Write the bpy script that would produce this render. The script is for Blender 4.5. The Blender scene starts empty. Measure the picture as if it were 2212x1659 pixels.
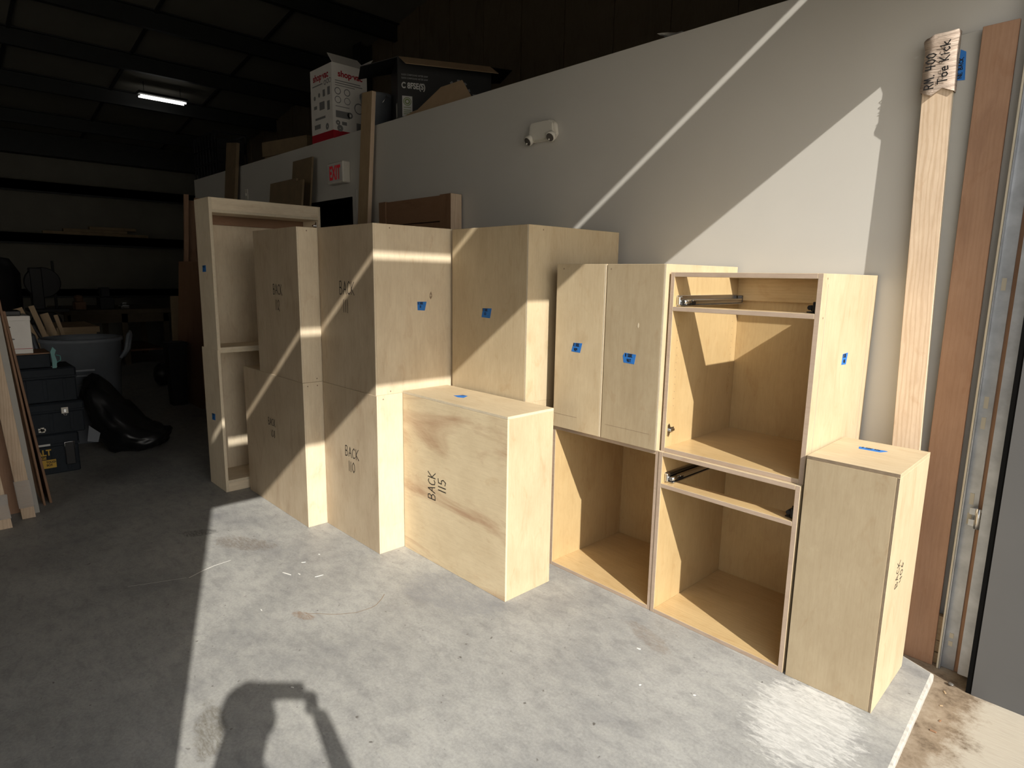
import bpy, bmesh, math, random
from mathutils import Vector, Matrix, Euler
random.seed(7)
C = bpy.context.scene.collection
sc = bpy.context.scene
R = math.radians

# ------------------------------------------------------------------ camera, sky, sun, exposure
F_PX, PITCH, ROLL, YAW, CAM_H = 1345.433, 0.171261, 0.016651, 2.379442, 1.51198
cy, sy, cp, sp = math.cos(YAW), math.sin(YAW), math.cos(PITCH), math.sin(PITCH)
fw = Vector((cy*cp, sy*cp, -sp)); rt = Vector((sy, -cy, 0)); up = rt.cross(fw)
r2 = rt*math.cos(ROLL) + up*math.sin(ROLL); u2 = up*math.cos(ROLL) - rt*math.sin(ROLL)
cd = bpy.data.cameras.new('camera'); cam = bpy.data.objects.new('camera', cd); C.objects.link(cam)
cd.sensor_width = 36.0; cd.lens = 36.0*F_PX/2212.0; cd.clip_start = 0.01; cd.clip_end = 200
cam.matrix_world = Matrix(((r2.x, u2.x, -fw.x, 0), (r2.y, u2.y, -fw.y, 0), (r2.z, u2.z, -fw.z, CAM_H), (0, 0, 0, 1)))
sc.camera = cam
sc.view_settings.view_transform = 'Standard'; sc.view_settings.look = 'None'
sc.view_settings.exposure = 0.0; sc.view_settings.gamma = 1.0; sc.view_settings.use_curve_mapping = False
w = bpy.data.worlds.new('sky'); sc.world = w; w.use_nodes = True
wn = w.node_tree.nodes; wl = w.node_tree.links
for n in list(wn): wn.remove(n)
wo = wn.new('ShaderNodeOutputWorld'); bg = wn.new('ShaderNodeBackground'); tcw = wn.new('ShaderNodeTexCoord')
sx = wn.new('ShaderNodeSeparateXYZ'); cr = wn.new('ShaderNodeValToRGB')
wl.new(tcw.outputs['Generated'], sx.inputs[0]); wl.new(sx.outputs['Z'], cr.inputs[0])
cr.color_ramp.elements[0].position = 0.0; cr.color_ramp.elements[0].color = (1.0, 0.92, 0.80, 1)
cr.color_ramp.elements[1].position = 0.75; cr.color_ramp.elements[1].color = (0.78, 0.82, 0.88, 1)
wl.new(cr.outputs[0], bg.inputs[0]); wl.new(bg.outputs[0], wo.inputs[0])
SKY = 2.1
bg.inputs[1].default_value = SKY
SUN_AZ, SUN_EL, SUN_S = 159.3, 34.2, 6.0           # direction in which the sunlight travels, and its height
sd = bpy.data.lights.new('sun', 'SUN'); sd.energy = SUN_S; sd.angle = R(0.53); sd.color = (1.0, 0.955, 0.87)
so = bpy.data.objects.new('sun', sd); C.objects.link(so); so.location = (8, -3, 6)
ld = Vector((math.cos(R(SUN_AZ))*math.cos(R(SUN_EL)), math.sin(R(SUN_AZ))*math.cos(R(SUN_EL)), -math.sin(R(SUN_EL))))
so.rotation_euler = ld.to_track_quat('-Z', 'Y').to_euler()

# ------------------------------------------------------------------ materials
def lin(r, g, b):
    f = lambda c: (c/255)/12.92 if c/255 <= 0.04045 else ((c/255+0.055)/1.055)**2.4
    return (f(r), f(g), f(b), 1)
def base_mat(name, rough=0.6, metal=0.0, spec=0.4):
    m = bpy.data.materials.new(name); m.use_nodes = True
    b = m.node_tree.nodes['Principled BSDF']
    b.inputs['Roughness'].default_value = rough; b.inputs['Metallic'].default_value = metal
    b.inputs['Specular IOR Level'].default_value = spec
    return m, m.node_tree.nodes, m.node_tree.links, b
def coords(N, L, scale, rnd=True):
    tc = N.new('ShaderNodeTexCoord'); mp = N.new('ShaderNodeMapping'); mp.inputs['Scale'].default_value = scale
    if rnd:
        oi = N.new('ShaderNodeObjectInfo'); mu = N.new('ShaderNodeMath'); mu.operation = 'MULTIPLY'; mu.inputs[1].default_value = 57.0
        L.new(oi.outputs['Random'], mu.inputs[0])
        ad = N.new('ShaderNodeVectorMath'); ad.operation = 'ADD'
        L.new(tc.outputs['Object'], ad.inputs[0]); L.new(mu.outputs[0], ad.inputs[1]); L.new(ad.outputs[0], mp.inputs['Vector'])
    else:
        L.new(tc.outputs['Object'], mp.inputs['Vector'])
    return mp.outputs['Vector']
def noise(N, L, v, scale, detail=4, rough=0.55, dist=0.0):
    n = N.new('ShaderNodeTexNoise'); n.inputs['Scale'].default_value = scale; n.inputs['Detail'].default_value = detail
    n.inputs['Roughness'].default_value = rough; n.inputs['Distortion'].default_value = dist
    L.new(v, n.inputs['Vector']); return n.outputs['Fac']
def ramp(N, L, f, stops):
    r = N.new('ShaderNodeValToRGB'); e = r.color_ramp.elements
    while len(e) < len(stops): e.new(0.5)
    for k, (p, c) in enumerate(stops): e[k].position = p; e[k].color = c
    L.new(f, r.inputs[0]); return r.outputs[0]
def mix(N, L, a, b, f, mode='MIX'):
    m = N.new('ShaderNodeMix'); m.data_type = 'RGBA'; m.blend_type = mode
    for s, v in ((m.inputs['Factor'], f), (m.inputs['A'], a), (m.inputs['B'], b)):
        if hasattr(v, 'is_linked'): L.new(v, s)
        else: s.default_value = v
    return m.outputs['Result']
def bump(N, L, b, f, strength, dist=0.002):
    bp = N.new('ShaderNodeBump'); bp.inputs['Strength'].default_value = strength; bp.inputs['Distance'].default_value = dist
    L.new(f, bp.inputs['Height']); L.new(bp.outputs[0], b.inputs['Normal'])
def sc3(axis, along, across):
    return {'x': (along, across, across), 'y': (across, along, across), 'z': (across, across, along)}[axis]
def wood(name, c, dark, axis='z', rough=0.55, contrast=0.5, fig=0.5, spec=0.35, cath=0.0, rot=None, cs=1.0):
    """birch / maple ply: cloudy figure, stretched fibres, faint wide bands, all along one axis"""
    m, N, L, b = base_mat(name, rough, 0, spec)
    v1 = coords(N, L, sc3(axis, 1.1*cs, 5.0*cs)); v2 = coords(N, L, sc3(axis, 5.0, 160.0)); v3 = coords(N, L, sc3(axis, 2.2, 2.8))
    if rot:
        for v in (v1, v2): v.node.inputs['Rotation'].default_value = rot
    f1 = noise(N, L, v1, 2.0, 5, 0.6, 0.8); f2 = noise(N, L, v2, 1.0, 3, 0.6); f3 = noise(N, L, v3, 2.4, 3, 0.5)
    light = tuple(min(1, x*1.10) for x in c[:3])+(1,)
    col = ramp(N, L, f1, [(0.30, dark), (0.47, c), (0.62, c), (0.80, light)])
    col = mix(N, L, c, col, contrast)
    col = mix(N, L, col, ramp(N, L, f2, [(0.3, (0.86, 0.83, 0.80, 1)), (0.6, (1, 1, 1, 1))]), 0.38, 'MULTIPLY')
    col = mix(N, L, col, ramp(N, L, f3, [(0.35, (0.88, 0.85, 0.82, 1)), (0.65, (1.03, 1.03, 1.03, 1))]), fig, 'MULTIPLY')
    f4 = noise(N, L, coords(N, L, sc3(axis, 9.0, 30.0)), 2.0, 5, 0.7, 0.6); f5 = noise(N, L, coords(N, L, sc3(axis, 1.7, 4.2)), 3.1, 4, 0.6, 1.6)
    col = mix(N, L, col, ramp(N, L, f4, [(0.30, (0.90, 0.88, 0.86, 1)), (0.55, (1.0, 1.0, 1.0, 1)), (0.75, (1.05, 1.05, 1.05, 1))]), 0.6, 'MULTIPLY')
    col = mix(N, L, col, ramp(N, L, f5, [(0.28, (0.90, 0.84, 0.79, 1)), (0.42, (1.0, 1.0, 1.0, 1)), (0.62, (1.0, 1.0, 1.0, 1)), (0.74, (1.06, 1.07, 1.08, 1))]), 0.75, 'MULTIPLY')
    if cath:
        wv = N.new('ShaderNodeTexWave'); wv.wave_type = 'RINGS'; wv.rings_direction = {'x': 'X', 'y': 'Y', 'z': 'Z'}[axis]
        wv.inputs['Scale'].default_value = 9.0; wv.inputs['Distortion'].default_value = 9.0; wv.inputs['Detail'].default_value = 2.5
        wv.inputs['Detail Scale'].default_value = 0.8
        L.new(coords(N, L, sc3(axis, 0.35, 3.2)), wv.inputs['Vector'])
        col = mix(N, L, col, ramp(N, L, wv.outputs['Fac'], [(0.1, (0.80, 0.74, 0.68, 1)), (0.5, (1, 1, 1, 1))]), cath, 'MULTIPLY')
    L.new(col, b.inputs['Base Color'])
    bump(N, L, b, f2, 0.08, 0.001)
    return m
def plain(name, c, rough=0.6, metal=0.0, var=0.12, scale=8.0, bmp=0.0, spec=0.4):
    m, N, L, b = base_mat(name, rough, metal, spec)
    f = noise(N, L, coords(N, L, (1, 1, 1)), scale, 4)
    d = tuple(x*(1-var) for x in c[:3])+(1,); h = tuple(min(1, x*(1+var)) for x in c[:3])+(1,)
    L.new(ramp(N, L, f, [(0.3, d), (0.7, h)]), b.inputs['Base Color'])
    if bmp: bump(N, L, b, f, bmp, 0.004)
    return m
BIRCH, BIRCHD = (0.560, 0.455, 0.300, 1), (0.450, 0.340, 0.205, 1)
BACKC, BACKD = (0.500, 0.405, 0.285, 1), (0.410, 0.310, 0.210, 1)
INC, IND = (0.530, 0.385, 0.197, 1), (0.450, 0.307, 0.144, 1)
M = {}
M['ply'] = wood('birch_plywood', BIRCH, BIRCHD, 'z')
M['ply_x'] = wood('birch_plywood_across', BIRCH, BIRCHD, 'x')
M['ply_y'] = wood('birch_plywood_deep', BIRCH, BIRCHD, 'y')
M['ply_bk'] = wood('brightened_bookcase_plywood', (0.78, 0.67, 0.50, 1), (0.66, 0.54, 0.39, 1), 'z'); M['ply_bk_x'] = wood('brightened_bookcase_plywood_across', (0.78, 0.67, 0.50, 1), (0.66, 0.54, 0.39, 1), 'x')  # pale birch, lightened further in place of light missing deep inside
M['ply_pale'] = wood('brightened_side_plywood', (0.68, 0.575, 0.42, 1), (0.57, 0.46, 0.32, 1), 'z'); M['ply_pale_x'] = wood('brightened_side_plywood_across', (0.68, 0.575, 0.42, 1), (0.57, 0.46, 0.32, 1), 'x')  # less yellow birch, also lightened to replace missing fill on the side panels
M['ply_fig'] = wood('figured_birch_plywood', (0.72, 0.595, 0.395, 1), (0.47, 0.30, 0.185, 1), 'x', contrast=0.85, fig=0.6, rot=(0, R(27), 0), cs=0.62)
M['back'] = wood('rosy_back_plywood', BACKC, BACKD, 'z', contrast=0.6, fig=0.7)
M['inner'] = wood('prefinished_birch', INC, IND, 'z', rough=0.38, spec=0.5)
M['inner_x'] = wood('prefinished_birch_across', (0.60, 0.435, 0.225, 1), (0.51, 0.35, 0.165, 1), 'x', rough=0.30, spec=0.5, cath=0.25)  # lighter than the upright panels: sky reflection painted into the colour
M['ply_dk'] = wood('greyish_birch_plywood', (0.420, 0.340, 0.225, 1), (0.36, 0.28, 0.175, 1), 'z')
M['edge'] = wood('maple_edge_band', (0.470, 0.365, 0.285, 1), (0.40, 0.30, 0.23, 1), 'x', contrast=0.4)
M['edge_l'] = plain('pale_ply_edge', (0.62, 0.53, 0.39, 1), 0.7, var=0.06, scale=60)
M['maple'] = wood('maple_board', (0.690, 0.545, 0.400, 1), (0.56, 0.42, 0.30, 1), 'z', cath=0.55)
M['cherry'] = wood('brown_hardwood_board', (0.360, 0.215, 0.135, 1), (0.28, 0.16, 0.10, 1), 'z', contrast=0.6, cath=0.2)
M['pine'] = wood('pine_lumber', (0.45, 0.33, 0.20, 1), (0.36, 0.25, 0.14, 1), 'z', cath=0.3)
M['pine_x'] = wood('pine_lumber_across', (0.42, 0.31, 0.19, 1), (0.33, 0.23, 0.13, 1), 'x', cath=0.3)
M['pine_y'] = wood('pine_lumber_deep', (0.42, 0.31, 0.19, 1), (0.33, 0.23, 0.13, 1), 'y', cath=0.3)
M['brownply'] = wood('brown_veneer', (0.27, 0.155, 0.09, 1), (0.20, 0.11, 0.06, 1), 'z', contrast=0.6)
M['brownply_x'] = wood('brown_veneer_across', (0.27, 0.155, 0.09, 1), (0.20, 0.11, 0.06, 1), 'x', contrast=0.6)
M['joint'] = plain('dark_ply_joint', (0.20, 0.15, 0.10, 1), 0.8, var=0.15, scale=40)  # dark joint line between the panels of a box
M['ink'] = plain('marker_ink', (0.012, 0.011, 0.011, 1), 0.6, var=0.05)
M['pencil'] = plain('pencil_line', (0.25, 0.18, 0.12, 1), 0.8, var=0.05)
M['tape'] = plain('blue_masking_tape', lin(40, 112, 190), 0.7, var=0.05, scale=60)
M['chrome'] = plain('zinc_plated_steel', (0.62, 0.63, 0.64, 1), 0.22, 1.0, var=0.05)
M['black'] = plain('black_plastic', (0.012, 0.012, 0.014, 1), 0.45, var=0.1)
M['toolblk'] = plain('dark_blue_grey_plastic', (0.018, 0.023, 0.030, 1), 0.65, var=0.1, scale=30, bmp=0.05, spec=0.2)
M['rubber'] = plain('black_gap_fill', (0.004, 0.004, 0.004, 1), 0.95, var=0.1, spec=0.05)  # near-black fill for the dark gap beside the outer wall
M['bag'] = plain('black_polythene', (0.009, 0.009, 0.010, 1), 0.36, var=0.1, spec=0.45)
M['can'] = plain('grey_bin_plastic', (0.15, 0.165, 0.19, 1), 0.42, var=0.08)
M['white'] = plain('white_plastic', (0.70, 0.67, 0.60, 1), 0.4, var=0.02)
M['lens'] = plain('lamp_lens', (0.10, 0.09, 0.08, 1), 0.1, var=0.1, spec=0.8)
M['cardw'] = plain('white_carton', (0.80, 0.77, 0.73, 1), 0.7, var=0.04)
M['cardb'] = plain('black_printed_carton', (0.018, 0.018, 0.018, 1), 0.5, var=0.1)
M['card'] = plain('brown_cardboard', (0.40, 0.28, 0.17, 1), 0.8, var=0.06)
M['red'] = plain('red_print', (0.42, 0.015, 0.03, 1), 0.6, var=0.03)
M['greyprint'] = plain('grey_print', (0.22, 0.22, 0.22, 1), 0.6, var=0.03)
M['paleprint'] = plain('pale_print', (0.55, 0.55, 0.53, 1), 0.6, var=0.03)
M['green'] = plain('green_print', (0.18, 0.24, 0.08, 1), 0.6, var=0.03)
M['yellow'] = plain('yellow_label', (0.50, 0.31, 0.04, 1), 0.5, var=0.05)
M['teal'] = plain('teal_plastic', (0.10, 0.30, 0.30, 1), 0.4, var=0.05)
M['grey_paint'] = plain('grey_painted_board', (0.42, 0.41, 0.38, 1), 0.5, var=0.03)
M['galv'] = plain('galvanised_steel', (0.40, 0.42, 0.45, 1), 0.42, 0.75, var=0.18, scale=14)
M['dark_steel'] = plain('dark_purlin_steel', (0.012, 0.013, 0.013, 1), 0.6, var=0.15)
M['film'] = None
M['skin'] = plain('skin', (0.50, 0.30, 0.21, 1), 0.55, var=0.04)
M['shirt'] = plain('grey_shirt_cloth', (0.12, 0.13, 0.15, 1), 0.9, var=0.1, scale=40)
M['jeans'] = plain('blue_jeans_cloth', (0.05, 0.07, 0.13, 1), 0.9, var=0.15, scale=60)
M['hair'] = plain('brown_hair', (0.04, 0.025, 0.015, 1), 0.6, var=0.3, scale=60)
M['boot'] = plain('brown_boot_leather', (0.09, 0.05, 0.03, 1), 0.6, var=0.1)
M['phone'] = plain('dark_phone_body', (0.02, 0.02, 0.022, 1), 0.25, var=0.05)
M['debris'] = plain('pale_paint_flake', (0.75, 0.74, 0.70, 1), 0.6, var=0.03)
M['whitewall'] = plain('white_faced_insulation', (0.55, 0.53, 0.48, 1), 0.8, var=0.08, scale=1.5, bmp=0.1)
M['roof'] = plain('dimmed_roof_insulation', (0.125, 0.117, 0.098, 1), 0.9, var=0.12, scale=1.2, bmp=0.2)  # facing taken for white; the dimness under the roof is in the colour
M['dimply'] = plain('dull_brown_plywood', (0.20, 0.145, 0.085, 1), 0.75, var=0.12)
M['darkwood'] = plain('dusty_dark_wood', (0.10, 0.075, 0.045, 1), 0.8, var=0.15)
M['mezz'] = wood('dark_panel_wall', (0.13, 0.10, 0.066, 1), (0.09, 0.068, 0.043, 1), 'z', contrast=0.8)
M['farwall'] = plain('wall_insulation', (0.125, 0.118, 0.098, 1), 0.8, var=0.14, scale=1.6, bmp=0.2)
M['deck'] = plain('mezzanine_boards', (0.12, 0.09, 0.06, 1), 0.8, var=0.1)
M['bluegrey'] = plain('grey_steel_cladding', (0.088, 0.088, 0.090, 1), 0.55, var=0.04, scale=3)
M['seal'] = plain('pale_weather_strip', (0.50, 0.45, 0.35, 1), 0.7, var=0.06)
def em(name, c, s):
    m, N, L, b = base_mat(name, 0.4)
    b.inputs['Base Color'].default_value = c; b.inputs['Emission Color'].default_value = c; b.inputs['Emission Strength'].default_value = s
    return m
M['tube'] = em('fluorescent_tube', (1.0, 0.97, 0.90, 1), 4.5)
M['exitred'] = em('exit_sign_red', (0.62, 0.03, 0.04, 1), 0.06)
def wall_paint():
    m, N, L, b = base_mat('grey_wall_paint', 0.55, 0, 0.3)
    v = coords(N, L, (1, 1, 1), False)
    f = noise(N, L, v, 1.3, 3); g = noise(N, L, v, 320, 2)
    col = ramp(N, L, f, [(0.3, (0.560, 0.540, 0.500, 1)), (0.7, (0.600, 0.580, 0.540, 1))])
    L.new(col, b.inputs['Base Color']); bump(N, L, b, g, 0.12, 0.001); return m
M['wall'] = wall_paint()
def ellipse_mask(N, L, v, c, rad, ang, edge, nz, namp):
    """soft blob around a floor point, broken up by noise"""
    s = N.new('ShaderNodeVectorMath'); s.operation = 'SUBTRACT'; s.inputs[1].default_value = (c[0], c[1], 0); L.new(v, s.inputs[0])
    mp = N.new('ShaderNodeMapping'); mp.vector_type = 'POINT'; mp.inputs['Rotation'].default_value = (0, 0, R(-ang))
    L.new(s.outputs[0], mp.inputs['Vector'])
    sc_ = N.new('ShaderNodeVectorMath'); sc_.operation = 'MULTIPLY'; sc_.inputs[1].default_value = (1/rad[0], 1/rad[1], 0); L.new(mp.outputs[0], sc_.inputs[0])
    ln = N.new('ShaderNodeVectorMath'); ln.operation = 'LENGTH'; L.new(sc_.outputs[0], ln.inputs[0])
    a = N.new('ShaderNodeMath'); a.operation = 'MULTIPLY_ADD'; a.inputs[1].default_value = -namp; L.new(nz, a.inputs[0]); L.new(ln.outputs['Value'], a.inputs[2])
    mr = N.new('ShaderNodeMapRange'); mr.interpolation_type = 'SMOOTHSTEP'
    mr.inputs['From Min'].default_value = 1.0 - namp*0.5; mr.inputs['From Max'].default_value = 1.0 - namp*0.5 - edge
    mr.inputs['To Min'].default_value = 0; mr.inputs['To Max'].default_value = 1
    L.new(a.outputs[0], mr.inputs['Value']); return mr.outputs[0]
def concrete():
    m, N, L, b = base_mat('worn_concrete', 0.5, 0, 0.35)
    v = coords(N, L, (1, 1, 1), False); vs = coords(N, L, (4.0, 8.0, 1), False)
    big = noise(N, L, v, 1.7, 6, 0.62, 0.3); mid = noise(N, L, vs, 2.6, 6, 0.68, 0.5); fine = noise(N, L, v, 95, 3, 0.7); spk = noise(N, L, v, 38, 2, 0.5)
    col = ramp(N, L, big, [(0.28, (0.230, 0.230, 0.232, 1)), (0.46, (0.322, 0.319, 0.304, 1)), (0.66, (0.392, 0.387, 0.364, 1))])
    col = mix(N, L, col, ramp(N, L, mid, [(0.30, (0.72, 0.72, 0.74, 1)), (0.52, (1, 1, 1, 1)), (0.75, (1.10, 1.09, 1.06, 1))]), 0.6, 'MULTIPLY')
    col = mix(N, L, col, ramp(N, L, fine, [(0.3, (0.82, 0.82, 0.82, 1)), (0.7, (1.10, 1.10, 1.10, 1))]), 0.8, 'MULTIPLY')
    m2 = noise(N, L, coords(N, L, (1.0, 1.6, 1), False), 11, 6, 0.72, 0.5)
    col = mix(N, L, col, ramp(N, L, m2, [(0.30, (0.74, 0.74, 0.75, 1)), (0.50, (1, 1, 1, 1)), (0.72, (1.12, 1.12, 1.10, 1))]), 0.75, 'MULTIPLY')
    col = mix(N, L, col, (0.12, 0.11, 0.10, 1), ramp(N, L, spk, [(0.70, (0, 0, 0, 1)), (0.78, (1, 1, 1, 1))]))
    sn = noise(N, L, coords(N, L, (9, 26, 1), False), 1.6, 6, 0.75, 0.8); bn = noise(N, L, v, 16, 5, 0.7); brk = noise(N, L, coords(N, L, (14, 40, 1), False), 2.2, 6, 0.75, 0.6); sn2 = noise(N, L, coords(N, L, (12, 44, 1), False), 1.5, 7, 0.8, 1.0)
    for c, rad, ang, colr, amt, nz, na in (
            ((-0.69, 2.10), (0.20, 0.30), 10, (0.62, 0.61, 0.58, 1), 0.92, sn, 1.8),
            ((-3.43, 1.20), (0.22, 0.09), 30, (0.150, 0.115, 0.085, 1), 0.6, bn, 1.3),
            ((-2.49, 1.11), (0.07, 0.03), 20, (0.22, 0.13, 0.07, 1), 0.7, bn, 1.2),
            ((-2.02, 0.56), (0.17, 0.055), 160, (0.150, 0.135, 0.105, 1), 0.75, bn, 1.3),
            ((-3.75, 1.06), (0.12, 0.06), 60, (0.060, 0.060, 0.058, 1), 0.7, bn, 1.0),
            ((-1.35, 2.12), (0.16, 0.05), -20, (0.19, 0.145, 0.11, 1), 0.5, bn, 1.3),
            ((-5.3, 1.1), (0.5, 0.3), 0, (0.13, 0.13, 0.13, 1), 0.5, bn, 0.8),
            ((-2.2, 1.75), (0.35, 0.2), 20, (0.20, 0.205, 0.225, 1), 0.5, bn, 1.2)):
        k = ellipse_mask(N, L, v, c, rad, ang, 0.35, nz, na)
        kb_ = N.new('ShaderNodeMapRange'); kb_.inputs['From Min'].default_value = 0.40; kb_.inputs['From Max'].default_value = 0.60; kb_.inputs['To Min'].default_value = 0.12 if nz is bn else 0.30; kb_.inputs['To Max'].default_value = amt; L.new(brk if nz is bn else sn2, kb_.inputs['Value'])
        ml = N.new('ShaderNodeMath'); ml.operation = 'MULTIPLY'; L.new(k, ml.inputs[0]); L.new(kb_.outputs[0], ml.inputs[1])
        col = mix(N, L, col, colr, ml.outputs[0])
    L.new(col, b.inputs['Base Color'])
    L.new(ramp(N, L, big, [(0.3, (0.42, 0.42, 0.42, 1)), (0.7, (0.62, 0.62, 0.62, 1))]), b.inputs['Roughness'])
    bump(N, L, b, fine, 0.10, 0.002); return m
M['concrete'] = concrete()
M['lip'] = plain('chalky_slab_edge', (0.44, 0.42, 0.38, 1), 0.85, var=0.25, scale=40, bmp=0.3)
def apron():
    m, N, L, b = base_mat('brushed_concrete_apron', 0.85, 0, 0.2)
    v = coords(N, L, (1, 1, 1), False); vs = coords(N, L, (6, 90, 1), False)
    st = noise(N, L, vs, 2.0, 4, 0.7); dn = noise(N, L, v, 9, 6, 0.75)
    sep = N.new('ShaderNodeSeparateXYZ'); L.new(v, sep.inputs[0])
    a = N.new('ShaderNodeMath'); a.operation = 'MULTIPLY_ADD'; a.inputs[1].default_value = 0.32; L.new(dn, a.inputs[0]); L.new(sep.outputs['X'], a.inputs[2])
    dirt = ramp(N, L, a.outputs[0], [(-0.0, (1, 1, 1, 1)), (0.10, (0, 0, 0, 1))])
    mr = N.new('ShaderNodeMapRange'); mr.inputs['From Min'].default_value = -0.18; mr.inputs['From Max'].default_value = -0.10
    mr.inputs['To Min'].default_value = 1; mr.inputs['To Max'].default_value = 0; L.new(a.outputs[0], mr.inputs['Value'])
    col = ramp(N, L, st, [(0.3, (0.36, 0.32, 0.26, 1)), (0.7, (0.44, 0.40, 0.33, 1))])
    dcol = ramp(N, L, dn, [(0.32, (0.10, 0.07, 0.045, 1)), (0.50, (0.24, 0.185, 0.13, 1)), (0.7, (0.33, 0.27, 0.20, 1))])
    col = mix(N, L, col, dcol, mr.outputs[0])
    L.new(col, b.inputs['Base Color']); bump(N, L, b, st, 0.25, 0.003); return m
M['apron'] = apron()
def film_mat():
    m, N, L, b = base_mat('cloudy_stretch_film', 0.25, 0, 0.6)
    b.inputs['Base Color'].default_value = (0.66, 0.64, 0.62, 1); b.inputs['Transmission Weight'].default_value = 0.35
    b.inputs['Alpha'].default_value = 0.55
    f = noise(N, L, coords(N, L, (10, 10, 70)), 1.4, 4, 0.6, 0.6); bump(N, L, b, f, 0.5, 0.006); return m
M['film'] = film_mat()
def wrap_mat():
    m, N, L, b = base_mat('creased_masking_wrap', 0.6, 0, 0.3)
    v = coords(N, L, (5, 5, 46)); v.node.inputs['Rotation'].default_value = (0, R(18), 0)
    f = noise(N, L, v, 1.6, 5, 0.6, 1.6)
    L.new(ramp(N, L, f, [(0.35, (0.44, 0.34, 0.27, 1)), (0.6, (0.56, 0.45, 0.37, 1)), (0.75, (0.62, 0.53, 0.43, 1))]), b.inputs['Base Color'])
    bump(N, L, b, f, 0.9, 0.010); return m
M['wrap'] = wrap_mat()

# ------------------------------------------------------------------ object helpers
def link(name, me, parent=None, loc=None, rot=None):
    o = bpy.data.objects.new(name, me); C.objects.link(o)
    if parent is not None: o.parent = parent
    if loc is not None: o.location = loc
    if rot is not None: o.rotation_euler = rot
    return o
def tag(o, label, cat, group=None):
    o['label'] = label; o['category'] = cat
    if group: o['group'] = group
    return o
def thing(name, label, cat, loc=(0, 0, 0), rz=0.0, group=None, rot=None):
    o = bpy.data.objects.new(name, None); C.objects.link(o); o.empty_display_size = 0.1
    o.location = loc; o.rotation_euler = rot if rot else (0, 0, rz)
    return tag(o, label, cat, group)
def struct(o): o['kind'] = 'structure'; return o
def mesh_of(bm, mats, name='m', smooth=False):
    me = bpy.data.meshes.new(name); bm.normal_update(); bm.to_mesh(me); bm.free()
    for m in (mats if isinstance(mats, (list, tuple)) else [mats]): me.materials.append(m)
    if smooth:
        for p in me.polygons: p.use_smooth = True
    return me
def bx(bm, x0, x1, y0, y1, z0, z1, bev=0.0, mi=0, faces=None):
    """axis box into bm; faces = {'-y': material index}"""
    vs = [bm.verts.new((x, y, z)) for x in (x0, x1) for y in (y0, y1) for z in (z0, z1)]
    q = {'-x': (0, 1, 3, 2), '+x': (4, 6, 7, 5), '-y': (0, 4, 5, 1), '+y': (2, 3, 7, 6), '-z': (0, 2, 6, 4), '+z': (1, 5, 7, 3)}
    fs = []
    for k, ids in q.items():
        f = bm.faces.new([vs[i] for i in ids]); f.material_index = (faces or {}).get(k, mi); fs.append(f)
    if bev:
        es = list({e for f in fs for e in f.edges})
        bmesh.ops.bevel(bm, geom=es, offset=bev, segments=1, affect='EDGES', profile=0.5)
    return fs
def box(name, dims, mats, parent=None, bev=0.0012, faces=None, label=None):
    bm = bmesh.new(); bx(bm, *dims, bev=bev, faces=faces)
    o = link(name, mesh_of(bm, mats, name), parent)
    if label: o['label'] = label
    return o
def tube_bm(bm, pts, r, n=8, cap=True, mi=0):
    pts = [Vector(p) for p in pts]; rings = []
    rr = r if isinstance(r, (list, tuple)) else [r]*len(pts)
    for i, p in enumerate(pts):
        d = (pts[min(i+1, len(pts)-1)]-pts[max(i-1, 0)]).normalized()
        a = d.orthogonal().normalized() if i == 0 else (a - d*a.dot(d)).normalized()
        b_ = d.cross(a)
        rings.append([bm.verts.new(p+(a*math.cos(2*math.pi*k/n)+b_*math.sin(2*math.pi*k/n))*rr[i]) for k in range(n)])
    for i in range(len(rings)-1):
        for k in range(n):
            f = bm.faces.new((rings[i][k], rings[i][(k+1) % n], rings[i+1][(k+1) % n], rings[i+1][k])); f.material_index = mi; f.smooth = True
    if cap:
        for q in (list(reversed(rings[0])), rings[-1]):
            f = bm.faces.new(q); f.material_index = mi
def lathe_bm(bm, prof, n=32, c=(0, 0), mi=0, cap0=True, cap1=True):
    rings = [[bm.verts.new((c[0]+r*math.cos(2*math.pi*k/n), c[1]+r*math.sin(2*math.pi*k/n), z)) for k in range(n)] for r, z in prof]
    for i in range(len(rings)-1):
        for k in range(n):
            f = bm.faces.new((rings[i][k], rings[i][(k+1) % n], rings[i+1][(k+1) % n], rings[i+1][k])); f.smooth = True; f.material_index = mi
    if cap0: bm.faces.new(list(reversed(rings[0])))
    if cap1: bm.faces.new(rings[-1])
def prism_bm(bm, poly, t, org, u, v, mi=0):
    """flat polygon (list of 2D) placed at org with axes u, v and thickness t along u x v"""
    org, u, v = Vector(org), Vector(u), Vector(v); n = u.cross(v).normalized()
    a = [bm.verts.new(org+u*p[0]+v*p[1]) for p in poly]; b_ = [bm.verts.new(org+u*p[0]+v*p[1]+n*t) for p in poly]
    k = len(poly)
    fs = [bm.faces.new(list(reversed(a))), bm.faces.new(b_)]
    for i in range(k): fs.append(bm.faces.new((a[i], a[(i+1) % k], b_[(i+1) % k], b_[i])))
    for f in fs: f.material_index = mi
def prism(name, poly, t, org, u, v, m, parent=None):
    bm = bmesh.new(); prism_bm(bm, poly, t, org, u, v); return link(name, mesh_of(bm, m, name), parent)

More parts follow.
